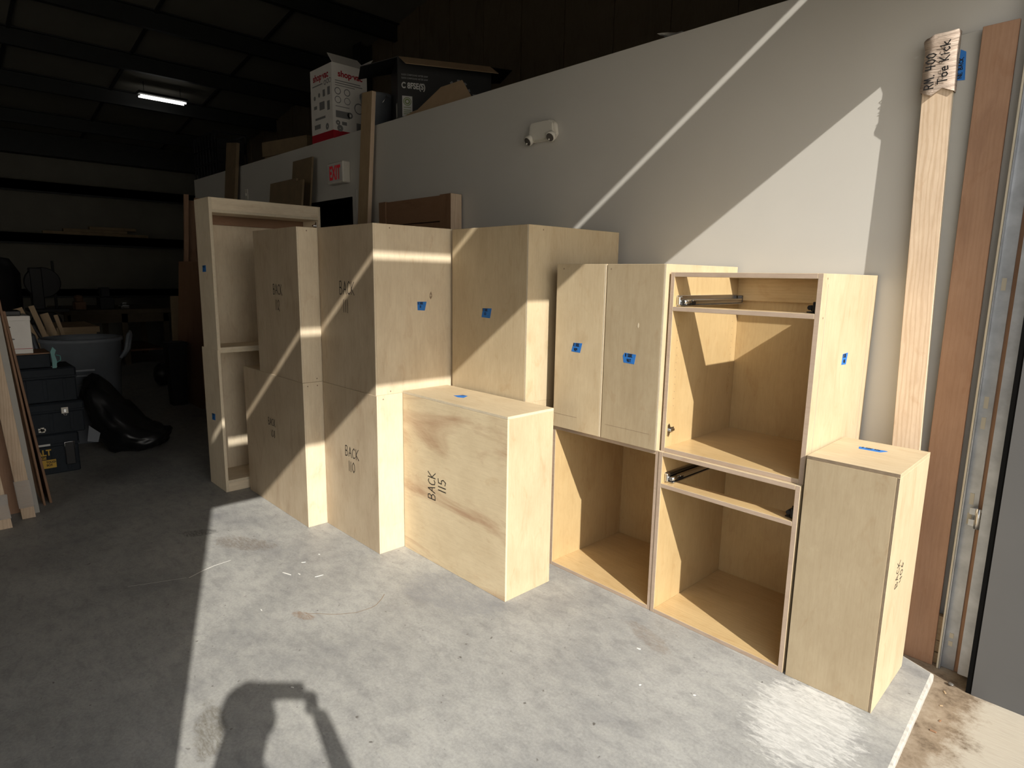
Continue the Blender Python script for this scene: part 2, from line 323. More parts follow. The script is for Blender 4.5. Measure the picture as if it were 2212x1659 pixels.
# handwriting: every glyph is a list of strokes in a unit box
G = {
 'A': [[(0, 0), (.5, 1), (1, 0)], [(.2, .4), (.8, .4)]],
 'B': [[(.05, 0), (.05, 1), (.6, 1), (.8, .82), (.6, .55), (.1, .52)], [(.1, .52), (.7, .48), (.95, .25), (.7, .03), (.05, 0)]],
 'C': [[(.95, .85), (.6, 1), (.2, .8), (.05, .45), (.25, .1), (.65, 0), (1, .15)]],
 'D': [[(.05, 0), (.05, 1), (.6, .95), (.95, .5), (.6, .05), (.05, 0)]],
 'E': [[(.9, 1), (.05, 1), (.05, 0), (.9, 0)], [(.05, .5), (.7, .5)]],
 'I': [[(.5, 0), (.5, 1)]],
 'K': [[(.05, 0), (.05, 1)], [(.9, 1), (.1, .45), (1, -.05)]],
 'M': [[(0, 0), (.15, 1), (.5, .4), (.85, 1), (1, 0)]],
 'N': [[(.05, 0), (.05, 1), (.95, 0), (.95, 1)]],
 'R': [[(.05, 0), (.05, 1), (.7, .95), (.85, .72), (.6, .5), (.08, .48)], [(.45, .48), (.95, 0)]],
 'S': [[(.9, .85), (.5, 1), (.1, .78), (.5, .52), (.9, .25), (.5, 0), (.05, .15)]],
 'T': [[(0, 1), (1, 1)], [(.5, 1), (.5, 0)]],
 'o': [[(.5, .6), (.1, .45), (.1, .12), (.5, 0), (.9, .15), (.9, .45), (.5, .6)]],
 'e': [[(.1, .32), (.9, .36), (.7, .6), (.3, .58), (.08, .3), (.3, 0), (.9, .08)]],
 'i': [[(.5, 0), (.5, .55)], [(.5, .75), (.5, .8)]],
 'c': [[(.9, .5), (.5, .6), (.1, .3), (.5, 0), (.9, .1)]],
 'k': [[(.1, 0), (.1, 1)], [(.8, .62), (.15, .28), (.95, 0)]],
 '.': [[(.4, .0), (.5, .06)]],
 '0': [[(.5, 1), (.12, .75), (.1, .25), (.5, 0), (.88, .25), (.88, .75), (.5, 1)]],
 '1': [[(.5, 1), (.5, 0)]],
 '2': [[(.1, .75), (.4, 1), (.85, .85), (.75, .5), (.1, .05), (.45, .12), (1, -.08)]],
 '3': [[(.1, .9), (.6, 1), (.85, .75), (.4, .52), (.9, .28), (.5, 0), (.05, .1)]],
 '4': [[(.15, 1), (.1, .45), (.9, .45)], [(.75, .95), (.7, 0)]],
 '5': [[(.9, 1), (.2, 1), (.15, .55), (.7, .58), (.9, .3), (.6, 0), (.05, .08)]],
 '6': [[(.75, 1), (.25, .6), (.1, .25), (.5, 0), (.88, .25), (.5, .48), (.15, .3)]],
 '7': [[(.05, 1), (.95, 1), (.4, 0)]],
 '8': [[(.85, .85), (.45, 1), (.15, .8), (.8, .3), (.5, 0), (.12, .22), (.85, .85)]],
 '9': [[(.85, .8), (.5, 1), (.12, .72), (.5, .5), (.85, .8), (.7, 0)]],
}
def write(name, parent, lines, org, u, v, cw, ch, lead, pen, m=None, lift=0.0006, gap=0.30, jit=0.03):
    """marker strokes as thin flat ribbons; org = left end of the first base line"""
    bm = bmesh.new(); org, u, v = Vector(org), Vector(u).normalized(), Vector(v).normalized(); n = u.cross(v)
    for li, (txt, off) in enumerate(lines):
        x = off
        for chx in txt:
            if chx == ' ': x += cw*0.9; continue
            wch = cw*(0.35 if chx in '1Ii.' else 1.0)
            for st in G[chx]:
                pts = [org+u*(x+p[0]*wch+random.uniform(-jit, jit)*cw)+v*(-li*lead+p[1]*ch+random.uniform(-jit, jit)*ch)+n*lift for p in st]
                for a, b_ in zip(pts, pts[1:]):
                    d = (b_-a)
                    if d.length < 1e-6: continue
                    d.normalize(); s = n.cross(d)*pen*0.5; e = d*pen*0.35
                    bm.faces.new([bm.verts.new(q) for q in (a-e-s, b_+e-s, b_+e+s, a-e+s)])
            x += wch+cw*gap
    return link(name, mesh_of(bm, m or M['ink'], name), parent)
def tape(parent, poly, org, u, v, lines, cw, ch, lead, pen=0.003):
    """torn rectangle of masking tape with two lines of marker"""
    t = prism('tape_label', poly, 0.0006, org, u, v, M['tape'], parent); t['label'] = 'blue masking tape label'
    h0 = max(p[1] for p in poly)
    n = Vector(u).cross(Vector(v)).normalized()
    write('marker_writing', t, lines, Vector(org)+Vector(v)*(h0-ch*1.25)+Vector(u)*0.006+n*0.0006, u, v, cw, ch, lead, pen, lift=0.0005)
    return t
def text(name, parent, s, size, org, u, v, m, lift=0.001, align='LEFT', xs=1.0):
    c = bpy.data.curves.new(name, 'FONT'); c.body = s; c.size = size; c.align_x = align; c.offset = 0.002*size/0.06
    o = bpy.data.objects.new(name, c); C.objects.link(o)
    dg = bpy.context.evaluated_depsgraph_get(); dg.update()
    me = bpy.data.meshes.new_from_object(o.evaluated_get(dg)); bpy.data.objects.remove(o)
    u, v = Vector(u).normalized(), Vector(v).normalized(); n = u.cross(v); org = Vector(org)+n*lift
    for q in me.vertices: q.co = org+u*q.co.x*xs+v*q.co.y
    me.materials.clear(); me.materials.append(m)
    return link(name, me, parent)

T = 0.019
X_, Y_, Z_ = Vector((1, 0, 0)), Vector((0, 1, 0)), Vector((0, 0, 1))

# ------------------------------------------------------------------ the setting
WY = 2.94                       # face of the grey partition wall
def floor():
    out = [(-14.1, -8), (-0.33, -8), (-0.33, 0.60), (-0.412, 2.083), (-0.449, 2.748), (-0.573, 2.80), (-0.70, 2.86), (-0.95, 2.955), (-0.95, 5.1), (-14.1, 5.1)]
    bm = bmesh.new(); vs = [bm.verts.new((x, y, 0)) for x, y in out]; f = bm.faces.new(vs)
    r_ = bmesh.ops.extrude_face_region(bm, geom=[f]); lo = [g for g in r_['geom'] if isinstance(g, bmesh.types.BMVert)]
    for q in lo: q.co.z = -0.15
    bm.normal_update()
    tope = [e for e in bm.edges if all(abs(q.co.z) < 1e-6 for q in e.verts) and any(q.co.x > -0.94 for q in e.verts) and min(q.co.y for q in e.verts) > 0.5 and max(q.co.y for q in e.verts) < 2.96]
    bmesh.ops.bevel(bm, geom=tope, offset=0.011, segments=2, affect='EDGES', profile=0.6)
    bm.normal_update(); bmesh.ops.recalc_face_normals(bm, faces=bm.faces)
    for f in bm.faces: f.material_index = 0 if (f.normal.z > 0.98 or f.normal.z < -0.98) else 1
    return struct(link('floor', mesh_of(bm, [M['concrete'], M['lip']], 'floor')))
floor()
bm = bmesh.new(); bx(bm, -1.2, 30, -30, 12, -0.6, -0.032)
struct(link('floor_outside', mesh_of(bm, M['apron'])))
# partition wall with the dark doorway under the exit sign
bm = bmesh.new()
bx(bm, -9.45, -6.10, WY, WY+0.12, 0, 2.735); bx(bm, -6.10, -5.17, WY, WY+0.12, 2.19, 2.735); bx(bm, -5.17, -0.33, WY, WY+0.12, -0.14, 2.735)
struct(link('wall_right', mesh_of(bm, M['wall'])))
bm = bmesh.new()
for a in ((-6.16, -6.10, WY-0.012, WY+0.13, 0, 2.25), (-5.17, -5.11, WY-0.012, WY+0.13, 0, 2.25), (-6.10, -5.17, WY-0.012, WY+0.13, 2.19, 2.25)): bx(bm, *a)
d1 = struct(link('door_1', mesh_of(bm, M['wall'])))
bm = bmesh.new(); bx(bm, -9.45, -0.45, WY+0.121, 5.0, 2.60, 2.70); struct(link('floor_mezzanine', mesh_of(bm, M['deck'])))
bm = bmesh.new(); bx(bm, -14.1, -0.33, 5.0, 5.1, 0, 6.2)
for k in range(22): bx(bm, -13.9+k*0.62, -13.9+k*0.62+0.045, 4.985, 5.0, 2.70, 5.9)
struct(link('wall_mezzanine_back', mesh_of(bm, M['mezz'])))
bm = bmesh.new(); bx(bm, -9.45, -9.35, WY+0.12, 5.0, 0, 2.6); struct(link('wall_mezzanine_end', mesh_of(bm, M['mezz'])))
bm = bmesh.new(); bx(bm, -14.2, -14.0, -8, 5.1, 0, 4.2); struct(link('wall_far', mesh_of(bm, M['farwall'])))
bm = bmesh.new(); bx(bm, -14.2, -0.33, -8.2, -8, 0, 6.2); struct(link('wall_left', mesh_of(bm, M['whitewall'])))
# front wall with the garage doorway; second bay opening added for fill light
bm = bmesh.new()
bx(bm, -0.45, -0.33, -3.3, -0.170, -0.1, 6.2); bx(bm, -0.45, -0.33, -8, -3.3, 3.3, 6.2); bx(bm, -0.45, -0.33, -8, -6.8, -0.1, 3.3); bx(bm, -0.45, -0.33, -0.170, 2.86, 3.427, 6.2); bx(bm, -0.335, -0.31, 2.839, 5.1, -0.14, 3.6); bx(bm, -0.45, -0.33, 2.90, 5.1, 2.9, 6.2)
struct(link('wall_front', mesh_of(bm, M['whitewall'])))
bm = bmesh.new(); bx(bm, -0.329, 2.6, 2.760, 2.837, -0.12, 3.4); struct(link('wall_outside', mesh_of(bm, M['bluegrey'])))
# roof deck rising towards the door, purlins, seams
RZ = lambda x: 3.8+0.15*(x+14)
bm = bmesh.new()
vs = [bm.verts.new(p) for p in ((-14.3, -8.2, RZ(-14.3)), (0.2, -8.2, RZ(0.2)), (0.2, 5.2, RZ(0.2)), (-14.3, 5.2, RZ(-14.3)))]
f = bm.faces.new(vs); r_ = bmesh.ops.extrude_face_region(bm, geom=[f])
for g in r_['geom']:
    if isinstance(g, bmesh.types.BMVert): g.co.z += 0.15
bmesh.ops.recalc_face_normals(bm, faces=bm.faces)
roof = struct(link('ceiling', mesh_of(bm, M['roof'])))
for xp in (-4.95, -6.25, -7.55, -8.85, -10.1, -11.4, -12.85):
    bm = bmesh.new(); z = RZ(xp)
    bx(bm, xp-0.004, xp+0.004, -8, 5.0, z-0.21, z-0.002); bx(bm, xp-0.07, xp, -8, 5.0, z-0.21, z-0.203); bx(bm, xp, xp+0.06, -8, 5.0, z-0.02, z-0.008)
    link('purlin', mesh_of(bm, M['dark_steel']), roof)
bm = bmesh.new(); bx(bm, -14.0, -13.75, -8, 5.0, RZ(-14)-0.36, RZ(-14)-0.0); link('eave_beam', mesh_of(bm, M['dark_steel']), roof)
for ys in (-1.45, -0.15, 1.15, 2.45, 3.75):
    bm = bmesh.new()
    vs = [bm.verts.new((x, ys+dy, RZ(x)-dz)) for x in (-14, -0.5) for dy, dz in ((-.018, 0), (.018, 0), (.018, .03), (-.018, .03))]
    for q in ((0, 1, 2, 3), (7, 6, 5, 4), (0, 4, 5, 1), (1, 5, 6, 2), (2, 6, 7, 3), (3, 7, 4, 0)): bm.faces.new([vs[i] for i in q])
    link('insulation_seam', mesh_of(bm, M['dark_steel']), roof)
fwl = bpy.data.objects['wall_far']
for zg, h in ((3.00, 0.16), (2.12, 0.16), (1.15, 0.12)):
    bm = bmesh.new(); bx(bm, -13.99, -13.80, -8, 4.99, zg-h, zg); bx(bm, -13.82, -13.80, -8, 4.99, zg-h-0.03, zg)
    link('girt', mesh_of(bm, M['dark_steel']), fwl)
# roof post in front of the mezzanine back wall
bm = bmesh.new(); bx(bm, -8.36, -8.16, 4.80, 4.815, 2.71, RZ(-8.2)-0.02); bx(bm, -8.36, -8.16, 4.965, 4.98, 2.71, RZ(-8.2)-0.02); bx(bm, -8.27, -8.25, 4.81, 4.97, 2.71, RZ(-8.2)-0.02)
struct(link('trim_1', mesh_of(bm, M['dark_steel'])))

# ------------------------------------------------------------------ garage door (stays above the doorway) and its track
gd = thing('garage_door', 'raised sectional garage door hanging over the doorway, above the picture', 'door', (-0.47, 1.34, 2.647))
bm = bmesh.new(); bx(bm, -0.022, 0.022, -1.50, 1.50, 0.0, 0.633, bev=0.006); pnl = link('door_panel', mesh_of(bm, M['bluegrey']), gd)
for k in range(4): box('stiffener', (-0.034, -0.022, -1.42+k*0.72, -0.76+k*0.72, 0.10, 0.53), M['bluegrey'], pnl, 0.004)
for k in range(3):
    o = link('door_panel', mesh_of((lambda b: (bx(b, -0.022, 0.022, -1.50, 1.50, 0, 0.55, bev=0.006), b)[1])(bmesh.new()), M['bluegrey']), gd,
             (-0.13-0.545*k*0.985, 0, 0.80+0.545*k*0.174), (0, R(-80), 0))
tr = thing('door_track', 'galvanised vertical garage door track and angle beside the brown board', 'track', (-0.40, 2.88, -0.03))
bm = bmesh.new(); bx(bm, -0.056, -0.010, 0.004, 0.008, 0, 2.75); bx(bm, -0.056, -0.052, -0.022, 0.006, 0, 2.75)
ang = link('angle_bracket', mesh_of(bm, M['galv']), tr)
bm = bmesh.new()
for z in (0.10, 0.135, 0.62, 0.70, 1.00, 1.08, 1.52, 2.1): bx(bm, -0.040, -0.026, 0.0025, 0.0045, z, z+(0.045 if z > 0.5 else 0.02))
link('bolt_hole', mesh_of(bm, M['seal']), ang)['kind'] = 'stuff'
bm = bmesh.new(); bx(bm, -0.064, -0.057, -0.026, 0.012, 0.0, 2.75, bev=0.001); link('weather_strip', mesh_of(bm, M['seal']), tr)
bm = bmesh.new(); bx(bm, -0.012, 0.012, 0.010, 0.056, -0.02, 2.7, bev=0.001); link('jamb_board', mesh_of(bm, M['cherry']), tr)
bm = bmesh.new(); bx(bm, 0.012, 0.016, -0.06, 0.010, 0.03, 2.7); bx(bm, 0.016, 0.052, -0.062, -0.058, 0.03, 2.7); bx(bm, 0.048, 0.052, -0.062, -0.03, 0.03, 2.7); bx(bm, 0.016, 0.05, -0.004, 0.0, 0.03, 2.7)
chn = link('roller_channel', mesh_of(bm, M['galv']), tr)
bm = bmesh.new()
for k in range(18): bx(bm, 0.0105, 0.0125, -0.040, -0.028, 0.08+k*0.145, 0.08+k*0.145+(0.06 if k % 2 else 0.03))
link('slot', mesh_of(bm, M['black']), chn)['kind'] = 'stuff'
bm = bmesh.new(); tube_bm(bm, [(0.0, -0.03, 0.62), (0.0, -0.03, 0.70)], 0.012, 10); bx(bm, -0.03, 0.012, -0.026, -0.016, 0.625, 0.65); bx(bm, -0.03, 0.012, -0.026, -0.016, 0.67, 0.695)
link('hinge', mesh_of(bm, M['chrome']), tr)
bm = bmesh.new(); bx(bm, -0.347, -0.330, 2.762, 2.800, -0.05, 3.3); tag(link('gap_strip', mesh_of(bm, M['rubber'])), 'thin black vertical strip added for the dark gap left of the grey outer wall', 'seal')  # strip put in for the dark gap, set out to shade the wall

# ------------------------------------------------------------------ cabinets
def slide(parent, x_in, side, z, depth=0.54):
    """undermount drawer slide on the inner face x_in; side = +1 faces +x"""
    s = side; bm = bmesh.new()
    xs = lambda a, b: (x_in+a, x_in+b) if s > 0 else (x_in-b, x_in-a)
    bx(bm, *xs(0.0, 0.004), 0.024, 0.024+depth, z, z+0.044, bev=0.001); bx(bm, *xs(0.004, 0.040), 0.030, 0.024+depth, z, z+0.004)
    bx(bm, *xs(0.012, 0.034), 0.05, 0.01+depth, z+0.006, z+0.020, bev=0.002); bx(bm, *xs(0.020, 0.040), 0.09, depth, z+0.020, z+0.026, bev=0.001)
    o = link('drawer_slide', mesh_of(bm, M['chrome'] if s > 0 else M['black']), parent); o['label'] = 'zinc plated undermount drawer slide' if s > 0 else 'zinc undermount drawer slide with its shade painted on as black'  # right-hand slide and latch are zinc too; their shade is painted black
    bm = bmesh.new(); bx(bm, *xs(0.002, 0.018), 0.021, 0.045, z+0.004, z+0.040, bev=0.003)
    tube_bm(bm, [(x_in+s*0.03, 0.030, z+0.018), (x_in+s*0.03, 0.085, z+0.018)], 0.009, 10)
    link('latch', mesh_of(bm, M['chrome'] if s > 0 else M['black']), o)
    bm = bmesh.new(); bx(bm, *xs(0.006, 0.030), 0.02+depth, 0.03+depth, z+0.006, z+0.040, bev=0.002); link('end_clip', mesh_of(bm, M['lens']), o)
    bm = bmesh.new(); bx(bm, *xs(0.018, 0.036), 0.085, 0.125, z+0.004, z+0.020, bev=0.002); link('latch_lever', mesh_of(bm, M['black']), o)
    return o
def hinge_plate(parent, x_in, side, y, z):
    bm = bmesh.new(); s = side
    prism_bm(bm, [(0, -.022), (.012, -.03), (.022, -.012), (.05, -.010), (.05, .010), (.022, .012), (.012, .03), (0, .022)], 0.004, (x_in+(0.0 if s > 0 else 0), y, z), Y_*1.0, Z_)
    if s > 0: bx(bm, x_in+0.004, x_in+0.014, y+0.008, y+0.042, z-0.006, z+0.006, bev=0.002)
    else: bx(bm, x_in-0.014, x_in-0.0, y+0.008, y+0.042, z-0.006, z+0.006, bev=0.002)
    o = link('hinge_plate', mesh_of(bm, M['chrome']), parent); o['label'] = 'small zinc hinge plate'; return o
def pin_holes(parent, x_in, side, ys, z0, z1, step=0.032):
    bm = bmesh.new(); z = z0
    while z < z1:
        for y in ys:
            c = Vector((x_in+0.0004*side, y, z)); ring = [bm.verts.new(c+Y_*0.0022*math.cos(a*math.pi/4)+Z_*0.0022*math.sin(a*math.pi/4)*side) for a in range(8)]
            bm.faces.new(ring)
        z += step
    o = link('shelf_pin_hole', mesh_of(bm, M['pencil']), parent); o['kind'] = 'stuff'; return o
IM = lambda: [M['ply'], M['edge'], M['inner'], M['edge_l']]
def open_cab(name, label, loc, yaw, W, D, H, rail=None, top_rail=0.0, toe=0.0, nailer=False, pale=False, cat='cabinet', open_top=False):
    """open box; x in [-W, 0], front at y = 0, faces -y"""
    t = thing(name, label, cat, loc, yaw, 'unfinished birch cabinet boxes'); e = 3 if pale else 1
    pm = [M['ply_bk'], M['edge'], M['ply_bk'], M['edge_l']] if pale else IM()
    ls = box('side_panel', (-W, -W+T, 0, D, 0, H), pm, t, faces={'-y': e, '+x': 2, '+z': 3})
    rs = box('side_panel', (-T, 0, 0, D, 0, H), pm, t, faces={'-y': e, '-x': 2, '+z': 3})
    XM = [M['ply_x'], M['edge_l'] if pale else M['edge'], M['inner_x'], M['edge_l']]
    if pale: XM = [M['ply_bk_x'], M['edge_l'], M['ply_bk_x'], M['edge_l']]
    zt = H-top_rail
    box('bottom_panel', (-W+T, -T, 0, D-0.012, toe, toe+T), XM, t, faces={'-y': 1, '+z': 2})
    if open_top: box('top_stretcher', (-W+T, -T, 0, 0.088, zt-T, zt), XM, t, faces={'-y': 1, '-z': 2})
    else: box('top_panel', (-W+T, -T, 0, D-0.012, zt-T, zt), XM, t, faces={'-y': 1, '-z': 2})
    box('back_panel', (-W+T, -T, D-0.012, D, 0, H), [M['ply'], M['ply'], M['ply_bk'] if pale else M['inner']], t, faces={'-y': 2})
    if top_rail: box('top_rail', (-W+T, -T, 0, T, zt, H), [XM[0]], t)
    if toe: box('bottom_rail', (-W+T, -T, 0, T, 0, toe), [XM[0]], t)
    if rail: box('drawer_rail', (-W+T, -T, 0, 0.088, rail, rail+T), [M['ply_x'], M['edge'], M['inner_x']], t, faces={'-y': 1, '+z': 2})
    if open_top: box('top_stretcher', (-W+T, -T, D-0.012-0.112, D-0.012, H-T, H), XM, t, faces={'-y': 1, '-z': 2})
    if nailer: box('nailer_strip', (-W+T, -T, D-0.012-T, D-0.012, H-0.125, H-T), [M['inner_x']], t)
    return t, ls, rs
def shut_cab(name, label, loc, yaw, W, D, H, back='y0', cap=False, front_m=None, bt=0.010, joint='edge_l'):
    """closed-looking box seen from behind: back panel on the -y face or on the +x face, open on the hidden side"""
    t = thing(name, label, 'cabinet', loc, yaw, 'unfinished birch cabinet boxes')
    h1 = H-(0.014 if cap else 0.0)
    if back == 'y0':
        bk = box('back_panel', (-W, 0, 0, bt, 0, h1), [front_m or M['back'], M['edge_l']], t, faces={'+x': 1, '-x': 1, '+z': 1})
        sd_ = box('side_panel', (-T, 0, bt, D, 0, h1), [M['ply'] if cap else M['ply_pale'], M['edge_l'], M['inner']], t, faces={'-x': 2, '+y': 1, '+z': 1})
        box('side_panel', (-W, -W+T, bt, D, 0, h1), [M['ply'], M['edge_l'], M['inner']], t, faces={'+x': 2, '+y': 1, '+z': 1})
        if cap: box('top_panel', (-W, 0, 0, D, h1, H), [M['ply_x'], M['edge_l']], t, faces={'-y': 1, '+x': 1})
        else: box('top_panel', (-W+T, -T, bt, D, H-T, H), [M['ply_x'], M['edge_l'], M['inner_x']], t, faces={'+y': 1, '-z': 2})
        box('bottom_panel', (-W+T, -T, bt, D, 0, T), [M['ply_x'], M['edge_l'], M['inner_x']], t, faces={'+y': 1, '+z': 2})
        return t, bk, sd_
    bk = box('back_panel', (-bt, 0, 0, D, 0, h1), [M['ply'], M[joint]], t, faces={'-y': 1, '+z': 1})
    sd_ = box('side_panel', (-W, -bt, 0, T, 0, h1), [front_m or M['ply'], M['edge_l'], M['inner']], t, faces={'+y': 2, '-x': 1, '+z': 1})
    box('side_panel', (-W, -bt, D-T, D, 0, h1), [M['ply'], M['edge_l'], M['inner']], t, faces={'-y': 2, '-x': 1, '+z': 1})
    if cap: box('top_panel', (-W, 0, 0, D, h1, H), [M['ply_x'], M[joint]], t, faces={'-y': 1})
    else: box('top_panel', (-W, -bt, T, D-T, H-T, H), [M['ply_x'], M['edge_l']], t, faces={'-x': 1})
    box('bottom_panel', (-W, -bt, T, D-T, 0, T), [M['ply_x'], M['edge_l']], t, faces={'-x': 1})
    return t, bk, sd_
def screw_dots(parent, pts, n, u):
    n, u = Vector(n), Vector(u); v = n.cross(u)
    for p in pts:
        bm = bmesh.new(); c = Vector(p)+n*0.0005; bm.faces.new([bm.verts.new(c+(u*math.cos(a*math.pi/4)+v*math.sin(a*math.pi/4))*0.004) for a in range(8)])
        link('screw_hole', mesh_of(bm, M['pencil']), parent)

# two stacked bookcase boxes at the far left, open side towards the door
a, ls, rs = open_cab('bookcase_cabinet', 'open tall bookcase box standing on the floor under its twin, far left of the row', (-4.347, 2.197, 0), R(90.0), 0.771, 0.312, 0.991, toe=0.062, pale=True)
tape(ls, [(0, 0), (.063, .004), (.068, .05), (.006, .046)], (-0.771-0.0006, 0.192, 0.486), -Y_, Z_, [('L SIDE' if 0 else 'R SIDE', 0.0), ('108', .012)], .0065, .013, .021, .0024)
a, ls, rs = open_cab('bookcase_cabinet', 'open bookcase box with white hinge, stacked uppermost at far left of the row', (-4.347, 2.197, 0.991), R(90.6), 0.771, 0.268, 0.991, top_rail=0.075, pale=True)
box('nailer_strip', (-0.771+T, -T, 0.237, 0.256, 0.835, 0.897), [M['brownply_x']], a)
tape(ls, [(0, 0), (.066, .002), (.066, .045), (.006, .043)], (-0.771-0.0006, 0.188, 0.515), -Y_, Z_, [('R SIDE', 0.0), ('112', .012)], .0065, .013, .021, .0024)
hinge_plate(rs, -T-0.004, -1, 0.022, 0.86); rs.children[0]['label'] = 'white hinge plate'
# boxes with their backs to the room
t, bk, sd_ = shut_cab('base_cabinet', 'wide base cabinet box with BACK 108 on its back, left of BACK 110', (-3.401, 1.573, 0), 0, 0.902, 0.305, 0.881)
write('marker_writing', bk, [('BACK', 0.0), ('108', .035)], (-0.522, -0.0006, 0.545), X_, Z_, .022, .045, .075, .004)
screw_dots(sd_, [(0, .03, .86), (0, .09, .86)], X_, Y_)
t, bk, sd_ = shut_cab('wall_cabinet', 'upper cabinet box with BACK 112 on its back, stacked on BACK 108', (-3.406, 1.574, 0.881), R(-0.5), 0.629, 0.305, 0.884)
write('marker_writing', bk, [('BACK', 0.0), ('112', .025)], (-0.352, -0.0006, 0.50), X_, Z_, .026, .060, .092, .0042)
screw_dots(sd_, [(0, .06, .865), (0, .09, .02)], X_, Y_)
t, bk, sd_ = shut_cab('base_cabinet', 'base cabinet box with BACK 110 on its back, beside the BACK 115 box', (-2.803, 1.697, 0), R(0.27), 0.592, 0.61, 0.881)
write('marker_writing', bk, [('BACK', 0.0), ('110', .035)], (-0.345, -0.0006, 0.487), X_, Z_, .030, .058, .085, .0048)
screw_dots(sd_, [(0, .04, .86)], X_, Y_)
t, bk, sd_ = shut_cab('wall_cabinet', 'upper cabinet box with BACK 111 crossed by a sun stripe, on BACK 110', (-2.813, 1.70, 0.881), R(0.4), 0.580, 0.60, 0.884)
write('marker_writing', bk, [('BACK', 0.0), ('111', .035)], (-0.350, -0.0006, 0.520), X_, Z_, .032, .068, .098, .0046)
screw_dots(sd_, [(0, .10, .865), (0, .09, .015)], X_, Y_)
tape(sd_, [(.004, 0), (.051, -.003), (.064, .045), (.002, .046)], (0, .266, .441), Y_, Z_, [('R SIDE', 0.0), ('111', .012)], .0052, .012, .018, .0022)
bm = bmesh.new(); prism_bm(bm, [(.0, -.022), (.009, -.008), (.008, .006), (.002, .022), (-.006, .008), (-.008, -.010)], 0.0005, (0.0, .358, .520), Y_, Z_); kn = link('knot', mesh_of(bm, M['pencil']), sd_)
bm = bmesh.new(); prism_bm(bm, [(.0, -.007), (.004, .0), (.0, .008), (-.004, 0)], 0.0009, (0.0, .358, .519), Y_, Z_); link('knot_heart', mesh_of(bm, M['edge_l']), sd_)
t, bk, sd_ = shut_cab('base_cabinet', 'deep base cabinet box mostly hidden behind the BACK 115 box', (-2.184, 2.180, 0), R(-0.6), 0.608, 0.70, 0.880, back='x1')
t, bk, sd_ = shut_cab('wall_cabinet', 'deep upper cabinet box with a tape label, behind the BACK 115 box', (-2.184, 2.180, 0.880), R(-0.9), 0.608, 0.70, 0.881, back='x1')
tape(sd_, [(-.004, .002), (.066, 0), (.078, .052), (.008, .050)], (-0.346, 0, 0.412), X_, Z_, [('R SIDE', 0.0), ('113', .014)], .0062, .013, .020, .0024)
screw_dots(bk, [(0, .10, .86)], X_, Y_)
t, bk, sd_ = shut_cab('base_cabinet', 'low freestanding cabinet box with BACK 115 written sideways and streaked grain', (-1.974, 1.862, 0), R(0.4), 0.824, 0.305, 0.893, cap=True, front_m=M['ply_fig'])
write('marker_writing', bk, [('BACK', 0.0), ('115', .060)], (-0.538, -0.0006, 0.352), Z_, -X_, .030, .060, .088, .0048)
bpy.data.objects[t.name]
tape([o for o in t.children if o.name.startswith('top_panel')][0], [(0, .012), (.02, .060), (.055, .062), (.080, .014), (.05, .0)], (-0.545, .115, .893), X_, Y_, [('115', .012)], .010, .018, .02, .0025)
# closed wall cabinets standing on the open base, tape on their sides
t, bk, sd_ = shut_cab('wall_cabinet', 'narrow upper cabinet box, left one of the pair on the open base', (-1.798, 2.302, 0.762), 0, 0.305, 0.612, 0.812, back='x1')
tape(sd_, [(0, .002), (.056, 0), (.068, .047), (.013, .045)], (-0.197, 0, 0.391), X_, Z_, [('R SIDE', 0.008), ('409', .012)], .0056, .014, .023, .0026)
screw_dots(sd_, [(-.26, 0, .79)], -Y_, X_)
bm = bmesh.new(); bx(bm, -0.30, -0.15, -0.0004, 0, 0.068, 0.0692); link('pencil_line', mesh_of(bm, M['pencil']), sd_)
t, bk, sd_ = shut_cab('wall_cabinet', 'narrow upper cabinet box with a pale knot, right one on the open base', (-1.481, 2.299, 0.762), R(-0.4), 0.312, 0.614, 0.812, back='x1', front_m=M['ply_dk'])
tape(sd_, [(.004, .002), (.062, 0), (.070, .044), (.008, .047), (-.002, .032)], (-0.202, 0, 0.371), X_, Z_, [('R SIDE', 0.006), ('407', .016)], .0060, .0135, .023, .0028)
screw_dots(sd_, [(-.29, 0, .79)], -Y_, X_)
bm = bmesh.new(); bx(bm, -0.29, -0.04, -0.0004, 0, 0.068, 0.0692); link('pencil_line', mesh_of(bm, M['pencil']), sd_)
bm = bmesh.new(); prism_bm(bm, [(.0, -.012), (.004, -.004), (.003, .008), (0, .012), (-.003, .004), (-.004, -.006)], 0.0006, (-0.128, -0.0001, 0.545), X_, Z_); link('knot', mesh_of(bm, M['edge_l']), sd_)
# open boxes facing the room
t, ls, rs = open_cab('base_cabinet', 'open empty base cabinet under the pair of narrow upper boxes', (-1.473, 2.312, 0), R(-0.2), 0.640, 0.60, 0.762)
t, ls, rs = open_cab('base_cabinet', 'open base cabinet with zinc drawer slides, the right one blackened as shade, standing on the floor', (-0.857, 2.305, 0), R(-0.4), 0.615, 0.60, 0.762, rail=0.600)
slide(ls, -0.615+T, 1, 0.621); slide(rs, -T, -1, 0.621)
t, ls, rs = open_cab('wall_cabinet', 'open upper cabinet with shiny drawer slide, stacked on the open base', (-0.857, 2.325, 0.762), R(0.4), 0.615, 0.60, 0.778, rail=0.616, nailer=True, open_top=True)
slide(ls, -0.615+T, 1, 0.637); slide(rs, -T, -1, 0.637)
hinge_plate(ls, -0.615+T, 1, 0.010, 0.095)
pin_holes(ls, -0.615+T, 1, (0.05, 0.54), 0.20, 0.58)
tape(rs, [(-.002, .002), (.048, 0), (.060, .046), (.004, .044)], (0, .272, .428), Y_, Z_, [('R SIDE', 0.0), ('408', .010)], .0052, .013, .022, .0024)
screw_dots(rs, [(0, .04, .76), (0, .03, .62)], X_, Y_)
